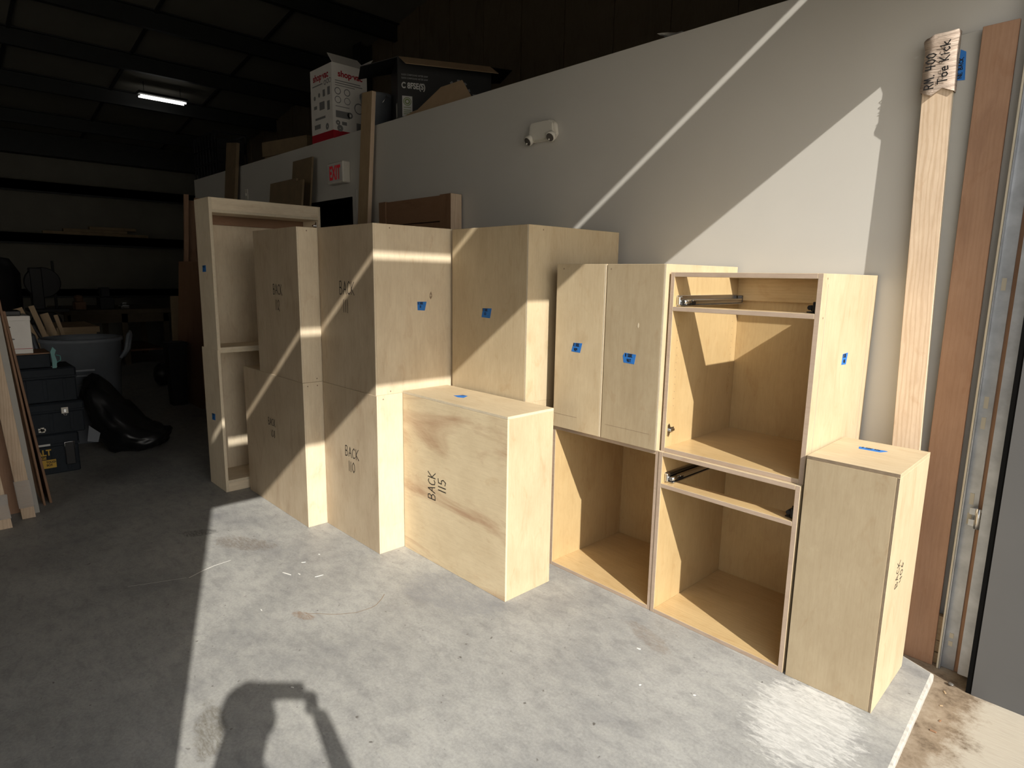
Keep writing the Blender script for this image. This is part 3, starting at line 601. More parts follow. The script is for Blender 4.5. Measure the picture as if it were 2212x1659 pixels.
for yy in (.050, .545):
    bm = bmesh.new(); bx(bm, 0, 0.0004, yy, yy+.0035, .03, .74); link('dado_line', mesh_of(bm, M['edge']), rs)
# the box at the right front
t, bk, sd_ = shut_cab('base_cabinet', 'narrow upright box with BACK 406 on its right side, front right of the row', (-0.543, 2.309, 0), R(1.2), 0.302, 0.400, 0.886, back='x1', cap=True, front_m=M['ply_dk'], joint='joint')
write('marker_writing', bk, [('BACK', 0.0), ('406', .004)], (0.0006, 0.128, 0.437), Z_, -Y_*1.0, .021, .030, .050, .0036) if 0 else None
write('marker_writing', bk, [('BACK', 0.0), ('406', .004)], (0.0006, 0.150, 0.437), Z_, -Y_, .021, .032, -.052, .0036) if 0 else None
bmw = write('marker_writing', bk, [('BACK', 0.0), ('406', .006)], (0, 0, 0), X_, Y_, .0205, .034, .052, .0028, lift=0)
for q in bmw.data.vertices: q.co = Vector((0.0007, 0.145-q.co.y, 0.435+q.co.x))
tp = [o for o in t.children if o.name.startswith('top_panel')][0]
tape(tp, [(0, .034), (.008, .000), (.080, .004), (.098, .036), (.09, .042)], (-0.210, .244, .886), X_, Y_, [('R SIDE 406', .006)], .0055, .016, .02, .0022)

# ------------------------------------------------------------------ boards against the wall at the right
def lean_board(name, label, x0, x1, y_top, y_bot, z0, z1, th, m, cat='board', shift=0.0, em_=None, group=None):
    """board whose room face runs from y_bot at z0 to y_top at z1; foot shifted sideways by shift"""
    t = thing(name, label, cat, ((x0+x1)/2+shift, y_bot, z0), 0, group)
    h = z1-z0; an = math.atan2(y_top-y_bot, h); Ln = math.hypot(h, y_top-y_bot)
    bm = bmesh.new(); w_ = (x1-x0)/2; bx(bm, -w_, w_, 0, th, 0, Ln, bev=0.0015, faces={'-x': 1, '+x': 1})
    o = link('plank', mesh_of(bm, [m, em_ or m]), t, None, (-an, math.atan2(-shift, h), 0))
    return t, o, Ln
t, o, Ln = lean_board('toe_kick_board', 'pale maple board with a wrapped end marked RM 400 Toe Kick', -0.779, -0.679, 2.890, 2.840, 0.0, 2.430, 0.019, M['maple'], 'board', 0.093, M['edge_l'])
bm = bmesh.new()
prof = []
zs = [0.0, .02, .05, .085, .12, .155, .19, .205]
for i, z in enumerate(zs):
    k = 0.0035+0.0035*random.random()
    prof.append([(-.05-k, -.002-k), (-.02, -.003-k*1.3), (.015, -.003-k*.7), (.05+k*.6, -.002-k), (.05+k*.6, .02+k), (0, .021+k), (-.05-k, .02+k)])
rings = [[bm.verts.new((p[0]+(0.004*random.random()), p[1], Ln-0.205+z if z < .2 else Ln+0.004)) for p in pr] for z, pr in zip(zs, prof)]
for v_ in rings[0]: v_.co.z += 0.012*math.sin(v_.co.x*70)
rings[-1][0].co.z -= 0.012; rings[-1][6].co.z -= 0.012; rings[-1][0].co.x += 0.004
for i in range(len(rings)-1):
    for k in range(7): bm.faces.new((rings[i][k], rings[i][(k+1) % 7], rings[i+1][(k+1) % 7], rings[i+1][k]))
bm.faces.new(rings[-1])
wr = link('end_wrap', mesh_of(bm, M['wrap'], smooth=True), o); wr['label'] = 'creased paper wrap around the end of the board'
mw = write('marker_writing', o, [('RM. 400', 0.0), ('Toe Kick', .012)], (0, 0, 0), X_, Y_, .0165, .030, .043, .0042, lift=0)
for q in mw.data.vertices: q.co = Vector((-0.012-q.co.y, -0.0120, Ln-0.190+q.co.x))
t, o, Ln = lean_board('filler_board', 'grey painted board with a blue tape tag, between the pale and brown boards', -0.690, -0.592, 2.918, 2.908, -0.032, 2.425, 0.015, M['grey_paint'], 'board', 0.075)
tape(o, [(0, .0), (.100, .004), (.112, .022), (.004, .026)], (-0.008, -0.0008, Ln-0.165), Z_, -X_, [('NE BACK', .004)], .0085, .012, .02, .0026)
t, o, Ln = lean_board('hardwood_board', 'brown hardwood board leaning on the wall next to the door track', -0.604, -0.497, 2.889, 2.866, -0.032, 2.425, 0.016, M['cherry'], 'board', 0.016)
for k in range(4):
    t = link('wood_offcut', mesh_of((lambda b: (bx(b, -0.020, 0.020, 0, 0.03, 0, 0.046+0.003*k, bev=0.002), b)[1])(bmesh.new()), M['pine_x']), None, (-0.474+0.003*(k % 2), 2.890, -0.031+0.051*k))
    tag(t, ['bottom', 'second lowest', 'second highest', 'topmost'][k]+' small wood offcut in the stack beside the door track', 'offcut', 'offcuts stacked by the track')

# ------------------------------------------------------------------ things on the wall
el = thing('emergency_light', 'white emergency light with two lamp heads on the grey wall', 'light', (-2.815, WY, 2.40))
bm = bmesh.new()
pts = [(-.092, .055), (.070, .055), (.100, .030), (.112, -.035), (.085, -.062), (-.080, -.062), (-.112, -.035), (-.105, .032)]
prism_bm(bm, pts, 0.030, (0, 0, 0), X_, Z_)
prism_bm(bm, [(p[0]*.94, p[1]*.92) for p in pts], 0.016, (0, -0.030, 0), X_, Z_)
bmesh.ops.bevel(bm, geom=[e for e in bm.edges if e.calc_length() > .02], offset=.004, segments=2, affect='EDGES')
link('housing', mesh_of(bm, M['white']), el)
for xx in (-.098, .088):
    bm = bmesh.new(); n_ = 20
    base_c = Vector((xx, -.040, -.045)); dirn = Vector((xx*1.2, -.8, -.55)).normalized()
    tube_bm(bm, [base_c-dirn*.02, base_c, base_c+dirn*.018, base_c+dirn*.022], [.022, .030, .031, .028], n_)
    h_ = link('lamp_head', mesh_of(bm, M['white']), el)
    bm = bmesh.new(); tube_bm(bm, [base_c+dirn*.0215, base_c+dirn*.0235], [.0255, .0245], n_); link('lamp_lens', mesh_of(bm, M['lens']), h_)
    for dz_ in (-.011, .011):
        bm = bmesh.new(); bmesh.ops.create_icosphere(bm, subdivisions=2, radius=.0055); link('bulb', mesh_of(bm, M['white'], smooth=True), h_, base_c+dirn*.0235+Vector((dz_*.5, 0, dz_)))
ex = thing('exit_sign', 'red EXIT sign in a white frame above the dark doorway', 'sign', (-5.36, WY, 2.405))
bm = bmesh.new(); bx(bm, -.145, .145, -.075, 0, -.092, .092, bev=.008); link('sign_case', mesh_of(bm, M['white']), ex)
bm = bmesh.new(); bx(bm, -.128, .128, -.077, -.0745, -.075, .075, bev=.001); fc = link('sign_face', mesh_of(bm, M['paleprint']), ex)
txt = text('exit_letters', fc, 'EXIT', 0.165, (0, -.0771, -.056), X_, Z_, M['exitred'], align='CENTER', xs=0.60)
sw = thing('switch_plate', 'small white switch plate on the wall behind the bookcase boxes', 'switch', (-7.62, WY, 2.40))
bm = bmesh.new(); bx(bm, -.04, .04, -.008, 0, -.06, .06, bev=.003); link('plate', mesh_of(bm, M['white']), sw)
bm = bmesh.new(); bx(bm, -.008, .008, -.018, -.006, -.014, .014, bev=.002); link('toggle', mesh_of(bm, M['white']), sw)

# ------------------------------------------------------------------ on top of the partition
DZ = 2.736
sb = thing('vacuum_box', 'white and red vacuum cleaner carton with raised flap on the partition top', 'box', (-5.515, WY+0.005, DZ))
for n_, d_ in (('carton_side', (-.42, 0, 0, .004, 0, .655)), ('carton_side', (-.004, 0, .004, .36, 0, .655)), ('carton_side', (-.42, -.416, .004, .36, 0, .655)), ('carton_side', (-.416, -.004, .356, .36, 0, .655)), ('carton_bottom', (-.416, -.004, .004, .356, 0, .004))):
    o = box(n_, d_, [M['cardw'], M['card']], sb, 0)
    if d_ == (-.42, 0, 0, .004, 0, .655): s1 = o
    if d_ == (-.004, 0, .004, .36, 0, .655): s2 = o
bm = bmesh.new(); bx(bm, -.42, 0, -.0006, 0, .003, .075); link('red_band', mesh_of(bm, M['red']), s1)
bm = bmesh.new(); bx(bm, 0, .0006, 0, .36, .003, .075); link('red_band', mesh_of(bm, M['red']), s2)
text('brand_print', s1, 'shop\u00b7vac', .085, (-.36, -.0008, .545), X_, Z_, M['red'])
text('brand_print', s2, 'shop\u00b7vac', .072, (.0008, .060, .548), Y_, Z_, M['red'])
def badges(parent, org, u, v, items):
    u, v = Vector(u), Vector(v); n = u.cross(v)
    bm = bmesh.new()
    for kind, x, y, a, b_ in items:
        c = Vector(org)+u*x+v*y+n*.0008
        if kind == 'o':
            o_ = [bm.verts.new(c+(u*math.cos(k*math.pi/8)+v*math.sin(k*math.pi/8))*a) for k in range(16)]
            i_ = [bm.verts.new(c+(u*math.cos(k*math.pi/8)+v*math.sin(k*math.pi/8))*a*b_) for k in range(16)]
            for k in range(16): bm.faces.new((o_[k], o_[(k+1) % 16], i_[(k+1) % 16], i_[k]))
        else:
            bm.faces.new([bm.verts.new(c+u*p+v*q) for p, q in ((0, 0), (a, 0), (a, b_), (0, b_))])
    o = link('printed_badges', mesh_of(bm, M['greyprint']), parent); o['kind'] = 'stuff'; return o
badges(s2, (0, 0, 0), Y_, Z_, [('l', .03, .505, .26, .008), ('l', .03, .485, .28, .008), ('l', .03, .466, .20, .006), ('o', .055, .42, .032, .75), ('o', .15, .42, .032, .75), ('o', .055, .345, .032, .78), ('o', .15, .345, .032, .82),
       ('l', .03, .285, .14, .006), ('o', .175, .225, .028, .5), ('l', .03, .19, .14, .06), ('o', .05, .145, .022, .3), ('l', .09, .13, .05, .03), ('o', .07, .098, .03, .15), ('o', .27, .30, .05, .8), ('l', .24, .10, .05, .07)])
badges(s1, (0, 0, 0), X_, Z_, [('l', -.38, .50, .20, .01), ('o', -.13, .505, .022, .6), ('o', -.08, .51, .022, .6), ('o', -.035, .51, .022, .7), ('o', -.34, .40, .02, .1), ('o', -.25, .415, .02, .1), ('l', -.18, .39, .045, .06), ('l', -.09, .39, .05, .07), ('l', -.36, .30, .06, .03), ('l', -.25, .28, .10, .07), ('l', -.10, .26, .05, .08), ('o', -.11, .12, .03, .2), ('l', -.36, .12, .12, .04), ('l', -.34, .2, .2, .02)])
prism('carton_flap', [(0, 0), (.35, 0), (.33, .17), (.02, .17)], .004, (-.004, .008, .655), Y_, Vector((-.75, 0, .66)).normalized(), M['cardw'], sb)
prism('carton_flap', [(0, 0), (.40, 0), (.38, .15), (.02, .15)], .004, (-.41, .36, .655), X_, Vector((0, .6, .8)).normalized(), M['cardw'], sb)

kb = thing('saw_box', 'black printed carton lettered C 8FSE(S) with open tan flap on the partition top', 'box', (-4.55, WY+0.07, DZ+0.002), R(63))
for n_, d_ in (('carton_side', (0, .78, 0, .004, 0, .50)), ('carton_side', (0, .004, .004, .48, 0, .50)), ('carton_side', (.776, .78, .004, .48, 0, .50)), ('carton_side', (.004, .776, .476, .48, 0, .50)), ('carton_bottom', (.004, .776, .004, .476, 0, .004))):
    o = box(n_, d_, [M['cardb'], M['card']], kb, 0)
    if d_[1] == .78 and d_[2] == 0: k1 = o
    if d_[1] == .004: k2 = o
prism('carton_flap', [(0, 0), (.76, 0), (.80, .15), (.04, .15)], .004, (.01, 0, .50), X_, Vector((0, -.75, -.50)).normalized(), M['card'], kb)
prism('carton_flap', [(0, 0), (.46, 0), (.40, .30), (.05, .30)], .004, (0, .47, .50), -Y_, Vector((-.92, 0, -.28)).normalized(), M['cardb'], kb)
prism('carton_flap', [(0, 0), (.46, 0), (.44, .20), (.05, .20)], .004, (.78, .01, .50), Y_, Vector((.85, 0, .05)).normalized(), M['cardb'], kb)
text('model_print', k1, 'C 8FSE(S)', .062, (.03, -.0008, .265), X_, Z_, M['paleprint'], xs=.78)
for z in (.335, .36): text('small_print', k1, 'SLIDE COMPOUND MITER SAW', .018, (.03, -.0008, z), X_, Z_, M['greyprint'], xs=.85)
bm = bmesh.new(); bx(bm, .035, .117, -.0008, 0, .045, .205); lb = link('label_sticker', mesh_of(bm, M['paleprint']), k1); lb['label'] = 'white sticker with a round green seal'
bm = bmesh.new()
for r0, r1 in ((.046, .038), (.030, .016)):
    o_ = [bm.verts.new((.076+.72*r0*math.cos(k*math.pi/8), -.0012, .163+.72*r0*math.sin(k*math.pi/8))) for k in range(16)]; i_ = [bm.verts.new((.076+.72*r1*math.cos(k*math.pi/8), -.0012, .163+.72*r1*math.sin(k*math.pi/8))) for k in range(16)]
    for k in range(16): bm.faces.new((o_[k], o_[(k+1) % 16], i_[(k+1) % 16], i_[k]))
for z in (.115, .095, .08, .065): bm.faces.new([bm.verts.new((x, -.0012, z+d)) for x, d in ((.046, 0), (.106, 0), (.106, .005), (.046, .005))])
link('seal_print', mesh_of(bm, M['green']), lb)
bm = bmesh.new()
for k in range(9):
    a0 = k*.7; bm.faces.new([bm.verts.new((.50+math.cos(a0+d)*r*.10, -.0008, .28+math.sin(a0+d)*r*.09)) for d, r in ((0, .5), (.35, .5), (.3, 1.0), (.05, 1.0))])
for z in (.20, .17, .14): bm.faces.new([bm.verts.new((x, -.0008, z+d)) for x, d in ((.28, 0), (.40, 0), (.40, .012), (.28, .012))])
for z in (.26, .235, .21): bm.faces.new([bm.verts.new((x, -.0008, z+d)) for x, d in ((.62, 0), (.76, 0), (.76, .008), (.62, .008))])
link('saw_picture', mesh_of(bm, M['greyprint']), k1)
bm = bmesh.new(); bx(bm, -.0008, 0, .05, .12, .05, .16); link('label_sticker', mesh_of(bm, M['paleprint']), k2)
t = thing('cardboard_sheet', 'folded tan cardboard leaning in front of the black carton', 'cardboard', (-4.02, WY+0.03, DZ))
prism('sheet', [(-.28, 0), (.46, 0), (.30, .16), (.05, .16)], .004, (0, 0, 0), X_, Vector((0, .25, .97)).normalized(), M['card'], t)
prism('sheet', [(-.34, 0), (-.02, 0), (.05, .06), (-.20, .04)], .004, (-.1, -.0, 0), X_, Vector((0, .5, .86)).normalized(), M['card'], t)
bk_ = thing('bucket', 'grey plastic bucket between the two cartons on the partition top', 'bucket', (-5.16, WY+0.26, DZ-0.03))
bm = bmesh.new(); lathe_bm(bm, [(.125, 0), (.150, .34), (.158, .345), (.158, .372), (.150, .375), (.140, .36), (.118, .01)], 32, cap1=True); link('pail', mesh_of(bm, M['can']), bk_)
bm = bmesh.new(); tube_bm(bm, [(.16*math.cos(k*math.pi/10), -.16*math.sin(k*math.pi/10)*.35-.01, .35-.12*math.sin(k*math.pi/10)) for k in range(11)], .003, 6); link('handle', mesh_of(bm, M['chrome']), bk_)
t = thing('paper_sheet', 'crumpled white paper on the partition edge right of the black carton', 'paper', (-1.98, WY+0.04, DZ+0.002))
bm = bmesh.new()
gv = [[bm.verts.new((-.06+.03*i, -.03+.03*j, .03*max(0, 1-i*.22)+random.uniform(0, .012))) for j in range(4)] for i in range(6)]
for i in range(5):
    for j in range(3): bm.faces.new((gv[i][j], gv[i+1][j], gv[i+1][j+1], gv[i][j+1]))
link('sheet', mesh_of(bm, M['cardw']), t)
t = thing('tan_box', 'short tan wooden box on the partition top left of the white carton', 'box', (-6.75, WY+0.06, DZ), R(12))
for n_, d_ in (('box_side', (-.35, .42, 0, .018, .02, .17)), ('box_side', (-.35, .42, .25, .268, .02, .17)), ('box_end', (-.35, -.332, .018, .25, .02, .17)), ('box_end', (.402, .42, .018, .25, .02, .17)), ('box_bottom', (-.332, .402, .018, .25, .0, .02))): box(n_, d_, [M['dimply']], t)
t = thing('canvas_sack', 'slumped brown sack behind the tan box on the partition top', 'sack', (-6.75, WY+0.62, DZ-.03))
bm = bmesh.new(); bmesh.ops.create_icosphere(bm, subdivisions=3, radius=1)
for q in bm.verts:
    k = 1+.10*math.sin(q.co.x*5+q.co.z*3)+.07*math.sin(q.co.y*9)
    q.co = Vector((q.co.x*.50*k, q.co.y*.22*k, max(0, .16+q.co.z*.19*k+q.co.x*.06)))
link('sack_cloth', mesh_of(bm, M['card'], smooth=True), t)
t = thing('wire_crate', 'dark plastic crate at the far end of the partition top', 'crate', (-9.05, WY+0.22, DZ-.03))
bm = bmesh.new()
for i in range(8):
    bx(bm, -.40+.115*i, -.385+.115*i, -.20, -.19, 0, .56); bx(bm, -.40+.115*i, -.385+.115*i, .19, .20, 0, .56)
for z in (0, .18, .36, .545): bx(bm, -.40, .42, -.20, -.19, z, z+.02); bx(bm, -.40, .42, .19, .20, z, z+.02); bx(bm, -.40, -.385, -.2, .2, z, z+.02); bx(bm, .405, .42, -.2, .2, z, z+.02)
bx(bm, -.40, .42, -.2, .2, 0, .012); bx(bm, -.38, .40, -.17, .17, .012, .48); link('basket', mesh_of(bm, M['black']), t)
for xx, hh, nm in ((-7.86, 3.03, 'upright pine stud passing the partition edge, beside the dark crate'),):
    t, o, Ln = lean_board('pine_stud', nm, xx-.16, xx+.16, 2.885, 2.74, 0, hh, .038, M['dimply'], 'board', -0.40)
t, o, Ln = lean_board('pine_plank', 'tall pine plank leaning past the partition top right of the exit sign', -4.895, -4.735, 2.885, 2.80, 0, 3.0, .038, M['pine'], 'board', -0.20, M['maple'])  # paler maple on the side faces puts the lit edge into the colour
# frame panels behind the cabinets
fr = thing('framed_panel', 'brown wooden frame-and-panel door standing against the wall behind the boxes', 'panel', (-3.62, WY-0.115, 0))
box('frame_stile', (-.13, 0, 0, .10, 0, 2.085), [M['brownply'], M['maple']], fr, faces={'+x': 1}); box('frame_stile', (-.95, -.85, 0, .10, 0, 2.085), [M['brownply']], fr)
box('frame_rail', (-.85, -.13, .006, .09, 1.90, 2.08), [M['brownply_x']], fr); box('frame_rail', (-.85, -.13, .006, .09, .0, .2), [M['brownply_x']], fr); box('frame_rail', (-.85, -.13, .006, .09, .95, 1.10), [M['brownply_x']], fr)
box('panel_board', (-.85, -.47, .016, .04, 1.10, 1.895), [M['brownply']], fr); box('panel_board', (-.465, -.13, .016, .04, 1.10, 1.895), [M['brownply']], fr); box('panel_board', (-.85, -.13, .016, .04, .2, .95), [M['brownply']], fr)
for x0, x1, zt, yb, nm in ((-6.22, -5.80, 2.60, 2.84, 'tall thin plywood panel leaning against the wall left of the exit sign'), (-6.50, -5.90, 2.40, 2.72, 'wide brown plywood panel leaning in front of the tall thin panel'), (-5.86, -5.72, 2.37, 2.70, 'narrow plywood strip right of the wide brown panel')):
    t, o, Ln = lean_board('leaning_sheet', nm, x0, x1, yb+.03, yb-.22, 0, zt, .018, M['dimply'], 'sheet')

# ------------------------------------------------------------------ lamp on the roof
lp = thing('ceiling_lamp', 'lit twin tube fluorescent lamp hanging under the dark roof', 'lamp', (-10.92, 3.03, 4.03))
bm = bmesh.new(); bx(bm, -.07, .07, -.34, .34, .045, .085, bev=.006); link('lamp_body', mesh_of(bm, M['dark_steel']), lp)
for xx in (-.055, .055):
    bm = bmesh.new(); tube_bm(bm, [(xx, -.31, .02), (xx, .31, .02)], .012, 12); link('tube', mesh_of(bm, M['tube']), lp)
for yy in (-.25, .25):
    bm = bmesh.new(); tube_bm(bm, [(0, yy, .085), (0, yy, RZ(-10.92)-4.03)], .004, 6); link('hanger_wire', mesh_of(bm, M['dark_steel']), lp)

# ------------------------------------------------------------------ left foreground boards
def board_x(name, label, x, y0, y1, z1, lean_y, th, m, cat='board', lean_x=-0.10, group=None, em_=None):
    """upright board facing +x, its top drifting by lean_y and back by lean_x"""
    t = thing(name, label, cat, (x, (y0+y1)/2, 0), 0, group); w_ = (y1-y0)/2
    bm = bmesh.new(); bx(bm, -th, 0, -w_, w_, 0, z1, bev=.0015, faces={'-y': 1, '+y': 1})
    for q in bm.verts: k = q.co.z/z1; q.co.y += lean_y*k; q.co.x += lean_x*k
    o = link('plank', mesh_of(bm, [m, em_ or m]), t); return t, o
t, o = board_x('pine_board', 'pine board with cloudy film around its foot, leaning at the left edge', -4.655, .332, .399, 2.2, -.150, .032, M['maple'])
bm = bmesh.new(); bx(bm, -.036, .004, -.0375, .0375, .07, .24)
for q in bm.verts: q.co.y += -.150*q.co.z/2.2; q.co.x += -.10*q.co.z/2.2
link('stretch_film', mesh_of(bm, M['film']), o)
t, o = board_x('pine_board', 'short pine board with torn film at the bottom left corner', -4.540, .200, .276, 2.0, -.170, .030, M['maple'])
bm = bmesh.new(); bx(bm, -.034, .005, -.042, .042, .06, .16)
for q in bm.verts: q.co.y += -.170*q.co.z/2.0; q.co.x += -.10*q.co.z/2.0
bx(bm, .002, .006, -.04, .03, .15, .21)
link('stretch_film', mesh_of(bm, M['film']), o)
board_x('grey_board', 'dark grey board just behind the filmed pine board at the left', -4.73, .355, .428, 2.2, -.130, .016, M['grey_paint'])
board_x('brown_board', 'wide brown board behind the filmed pine board at the left edge', -4.80, .262, .350, 2.1, -.14, .018, M['cherry'])
board_x('plywood_sheet', 'thin plywood sheet edge left of the tool boxes, nearer the camera', -4.85, .462, .474, 1.62, -.125, .42, M['brownply'], 'sheet', lean_x=-.05, em_=M['brownply'])
board_x('plywood_sheet', 'darker thin plywood sheet edge touching the tool boxes, second of two', -4.88, .497, .511, 1.25, -.118, .42, M['brownply'], 'sheet', lean_x=-.05, em_=M['brownply'])
# what keeps the boards up stands outside the picture
rk = thing('lumber_rack', 'steel lumber rack left of the picture that the boards lean on', 'rack', (-5.2, -0.55, 0))
for xx in (-.55, .75):
    bm = bmesh.new(); bx(bm, xx-.03, xx+.03, -.03, .03, 0, 2.3, bev=.004); link('upright', mesh_of(bm, M['dark_steel']), rk)
for z in (1.0, 1.9):
    bm = bmesh.new(); bx(bm, -.60, .80, .02, .06, z, z+.06, bev=.004); link('cross_bar', mesh_of(bm, M['dark_steel']), rk)

# ------------------------------------------------------------------ tool boxes, bin, bag
def toolbox(label, loc, wx, wy, h, yaw=0.0, latch='clip', group='tool boxes in one stack'):
    """front faces +x; x in [-wx, 0], y in [0, wy]"""
    t = thing('tool_box', label, 'tool box', loc, yaw, group)
    bm = bmesh.new(); bx(bm, -wx+.01, -.006, .006, wy-.006, 0, h*.70, bev=.008)
    for k in range(3): bx(bm, -.012, -.002, wy*(.2+.3*k)-.012, wy*(.2+.3*k)+.012, .02, h*.66, bev=.002)
    link('body', mesh_of(bm, M['toolblk']), t)
    bm = bmesh.new(); bx(bm, -wx, 0, 0, wy, h*.70, h, bev=.012); bx(bm, -.004, .006, .0, wy, h*.70, h*.76, bev=.002)
    ld_ = link('lid', mesh_of(bm, M['toolblk']), t)
    return t, ld_
tX = -5.575
t, l = toolbox('black tool box on the floor with yellow labels, lowest of the stack', (tX, .41, 0), .36, .38, .305)
bm = bmesh.new(); bx(bm, 0, .016, .285, .345, .06, .235, bev=.004); lt = link('latch', mesh_of(bm, M['black']), t)
bm = bmesh.new(); tube_bm(bm, [(.020, .285, .17), (.020, .285, .235), (.020, .345, .235), (.020, .345, .17)], .0025, 6); link('wire_bail', mesh_of(bm, M['chrome']), lt)
bm = bmesh.new(); bx(bm, .0, .0012, .13, .225, .052, .115); yl = link('label_plate', mesh_of(bm, M['yellow']), t); yl['label'] = 'yellow label plate'
text('print_lines', yl, 'TOUGH\nBOX', .022, (.0014, .165, .09), Y_, Z_, M['ink'], xs=.8)
text('brand_print', t, 'DEWALT', .062, (.0012, -.005, .150), Y_, Z_, M['yellow'], xs=.82)
text('brand_print', t, 'STORAGE', .026, (.0012, .06, .122), Y_, Z_, M['yellow'], xs=.95)
bm = bmesh.new(); bx(bm, .0065, .0075, .10, .20, .222, .236); link('grey_sticker', mesh_of(bm, M['paleprint']), t)
t, l = toolbox('dark tool box with shiny square latch, middle of the stack', (tX+.02, .42, .306), .40, .42, .235)
bm = bmesh.new(); bx(bm, .006, .012, .275, .318, .150, .196, bev=.002); lt = link('latch', mesh_of(bm, M['white']), t); lt['label'] = 'bright square latch plate'
bm = bmesh.new(); bx(bm, .012, .016, .288, .305, .158, .185, bev=.002); tube_bm(bm, [(.014, .286, .150), (.014, .290, .138), (.014, .304, .138), (.014, .308, .150)], .002, 6); link('latch_hook', mesh_of(bm, M['chrome']), lt)
bm = bmesh.new()
for k in range(5): bx(bm, -.006, .0005, .15+.012*math.cos(k*1.3)-.012, .15+.012*math.cos(k*1.3)+.010, .04+.010*math.sin(k*1.3)-.008, .04+.010*math.sin(k*1.3)+.010)
link('paint_splat', mesh_of(bm, M['white']), t)
t, l = toolbox('dark tool box with a white mark on its lid, topmost of the stack', (tX, .42, .542), .36, .395, .255)
bm = bmesh.new(); bx(bm, -.10, -.05, .24, .29, .2552, .258); link('white_mark', mesh_of(bm, M['white']), l)
t = thing('tool_tray', 'dark open tray with a yellow edge under the white carton', 'tray', (tX-.01, .40, .802))
box('tray_body', (-.30, 0, 0, .27, 0, .10), [M['toolblk']], t, .006); box('tray_edge', (-.305, .004, -.004, .274, .10, .108), [M['brownply']], t, .001)
cb = thing('white_carton', 'white carton with an oval hand hole on top of the tool boxes', 'carton', (tX-.005, .36, .912))
cs = box('carton_body', (-.30, 0, 0, .215, 0, .235), [M['cardw']], cb, .003)
bm = bmesh.new(); bx(bm, -.305, .003, -.003, .218, .232, .268, bev=.004); ldc = link('carton_lid', mesh_of(bm, M['cardw']), cb)
bm = bmesh.new(); prism_bm(bm, [(.028*math.cos(k*math.pi/8), .009*math.sin(k*math.pi/8)) for k in range(16)], .0008, (.0001, .075, .19), Y_, Z_); link('hand_hole', mesh_of(bm, M['black']), cs)
bm = bmesh.new(); bx(bm, 0, .0008, .0, .215, .034, .037); link('printed_line', mesh_of(bm, M['red']), cs)
bm = bmesh.new(); prism_bm(bm, [(.02*math.cos(k*math.pi/6), .006*math.sin(k*math.pi/6)) for k in range(12)], .0008, (.0001, .10, .105), Y_, Z_); link('printed_mark', mesh_of(bm, M['greyprint']), cs)
bm = bmesh.new(); bx(bm, -.20, -.02, .02, .17, .268, .300, bev=.004); tag(link('dark_case', mesh_of(bm, M['black']), None, (tX-.005, .36, .914)), 'flat dark case lying on the white carton', 'case')
tl = thing('teal_clamp', 'teal spring clamp standing between the tray and the bin', 'clamp', (tX+.01, .690, .798))
bm = bmesh.new(); prism_bm(bm, [(-.018, 0), (.006, 0), (.012, .05), (.002, .10), (.012, .13), (-.006, .155), (-.022, .12), (-.016, .06)], .02, (0, 0, 0), Y_, Z_); link('clamp_body', mesh_of(bm, M['teal']), tl)
bm = bmesh.new(); tube_bm(bm, [(.01, .012, .04), (.01, .035, .055), (.01, .035, .085), (.01, .010, .095)], .004, 8); link('clamp_jaw', mesh_of(bm, M['teal']), tl)
gc = thing('garbage_bin', 'large grey round garbage bin behind the black bag', 'bin', (-6.64, 1.035, 0))
bm = bmesh.new(); lathe_bm(bm, [(.235, 0), (.25, .01), (.285, .70), (.292, .70), (.300, .88), (.312, .885), (.312, .915), (.296, .918), (.282, .89), (.232, .02)], 48); link('bin_body', mesh_of(bm, M['can']), gc)
for s in (1, -1):
    bm = bmesh.new(); a0 = R(68) if s > 0 else R(248)
    c_, s_ = math.cos(a0), math.sin(a0)
    P = lambda r, tt, z: (r*c_-tt*s_, r*s_+tt*c_, z)
    tube_bm(bm, [P(.30, -.06, .73), P(.345, -.06, .80), P(.37, -.055, .93), P(.375, 0, .955), P(.37, .055, .93), P(.345, .06, .80), P(.30, .06, .73)], .017, 8)
    link('bin_handle', mesh_of(bm, M['can']), gc)
for k in range(3):
    bm = bmesh.new(); a0 = R(-12+k*9); c_, s_ = math.cos(a0), math.sin(a0)
    bx(bm, .283, .300, -.07, .07, .60+k*.045 if k < 2 else .52, .62+k*.045 if k < 2 else .535, bev=.003)
    o = link('moulded_rib', mesh_of(bm, M['can']), gc, None, (0, 0, R(-8)))
tb = thing('trash_bag', 'shiny black trash bag slumped on the floor beside the tool boxes', 'bag', (-6.02, 1.19, 0), R(-30))
bm = bmesh.new(); bmesh.ops.create_icosphere(bm, subdivisions=4, radius=1)
for q in bm.verts:
    p = q.co.copy(); k = 1+.06*math.sin(p.x*7+p.y*5)+.05*math.sin(p.y*11-p.z*6)+.035*math.sin(p.z*17+p.x*13)
    y = p.y*.36*k; z = .17+p.z*.21*k
    up_ = max(0, (.16-y)/.46)                               # rises towards the bin, tapers to the foot at the right
    z = z*(0.62+1.15*min(1.2, up_)) + .20*max(0, up_-.55)
    q.co = Vector((p.x*.235*k, y*.86+.03, max(0.0, z)+.006*math.sin(p.x*31+p.y*17+p.z*9)*(1 if z > .03 else 0)))
link('bag_body', mesh_of(bm, M['bag'], smooth=True), tb)
bm = bmesh.new(); prism_bm(bm, [(-.04, 0), (.03, -.02), (.05, .05), (-.02, .12)], .01, (.21, -.27, .20), Y_, Z_); tag(link('grey_rag', mesh_of(bm, M['can']), None, (-5.86, 1.16, 0)), 'pale grey rag between the tool boxes and the black bag', 'rag')

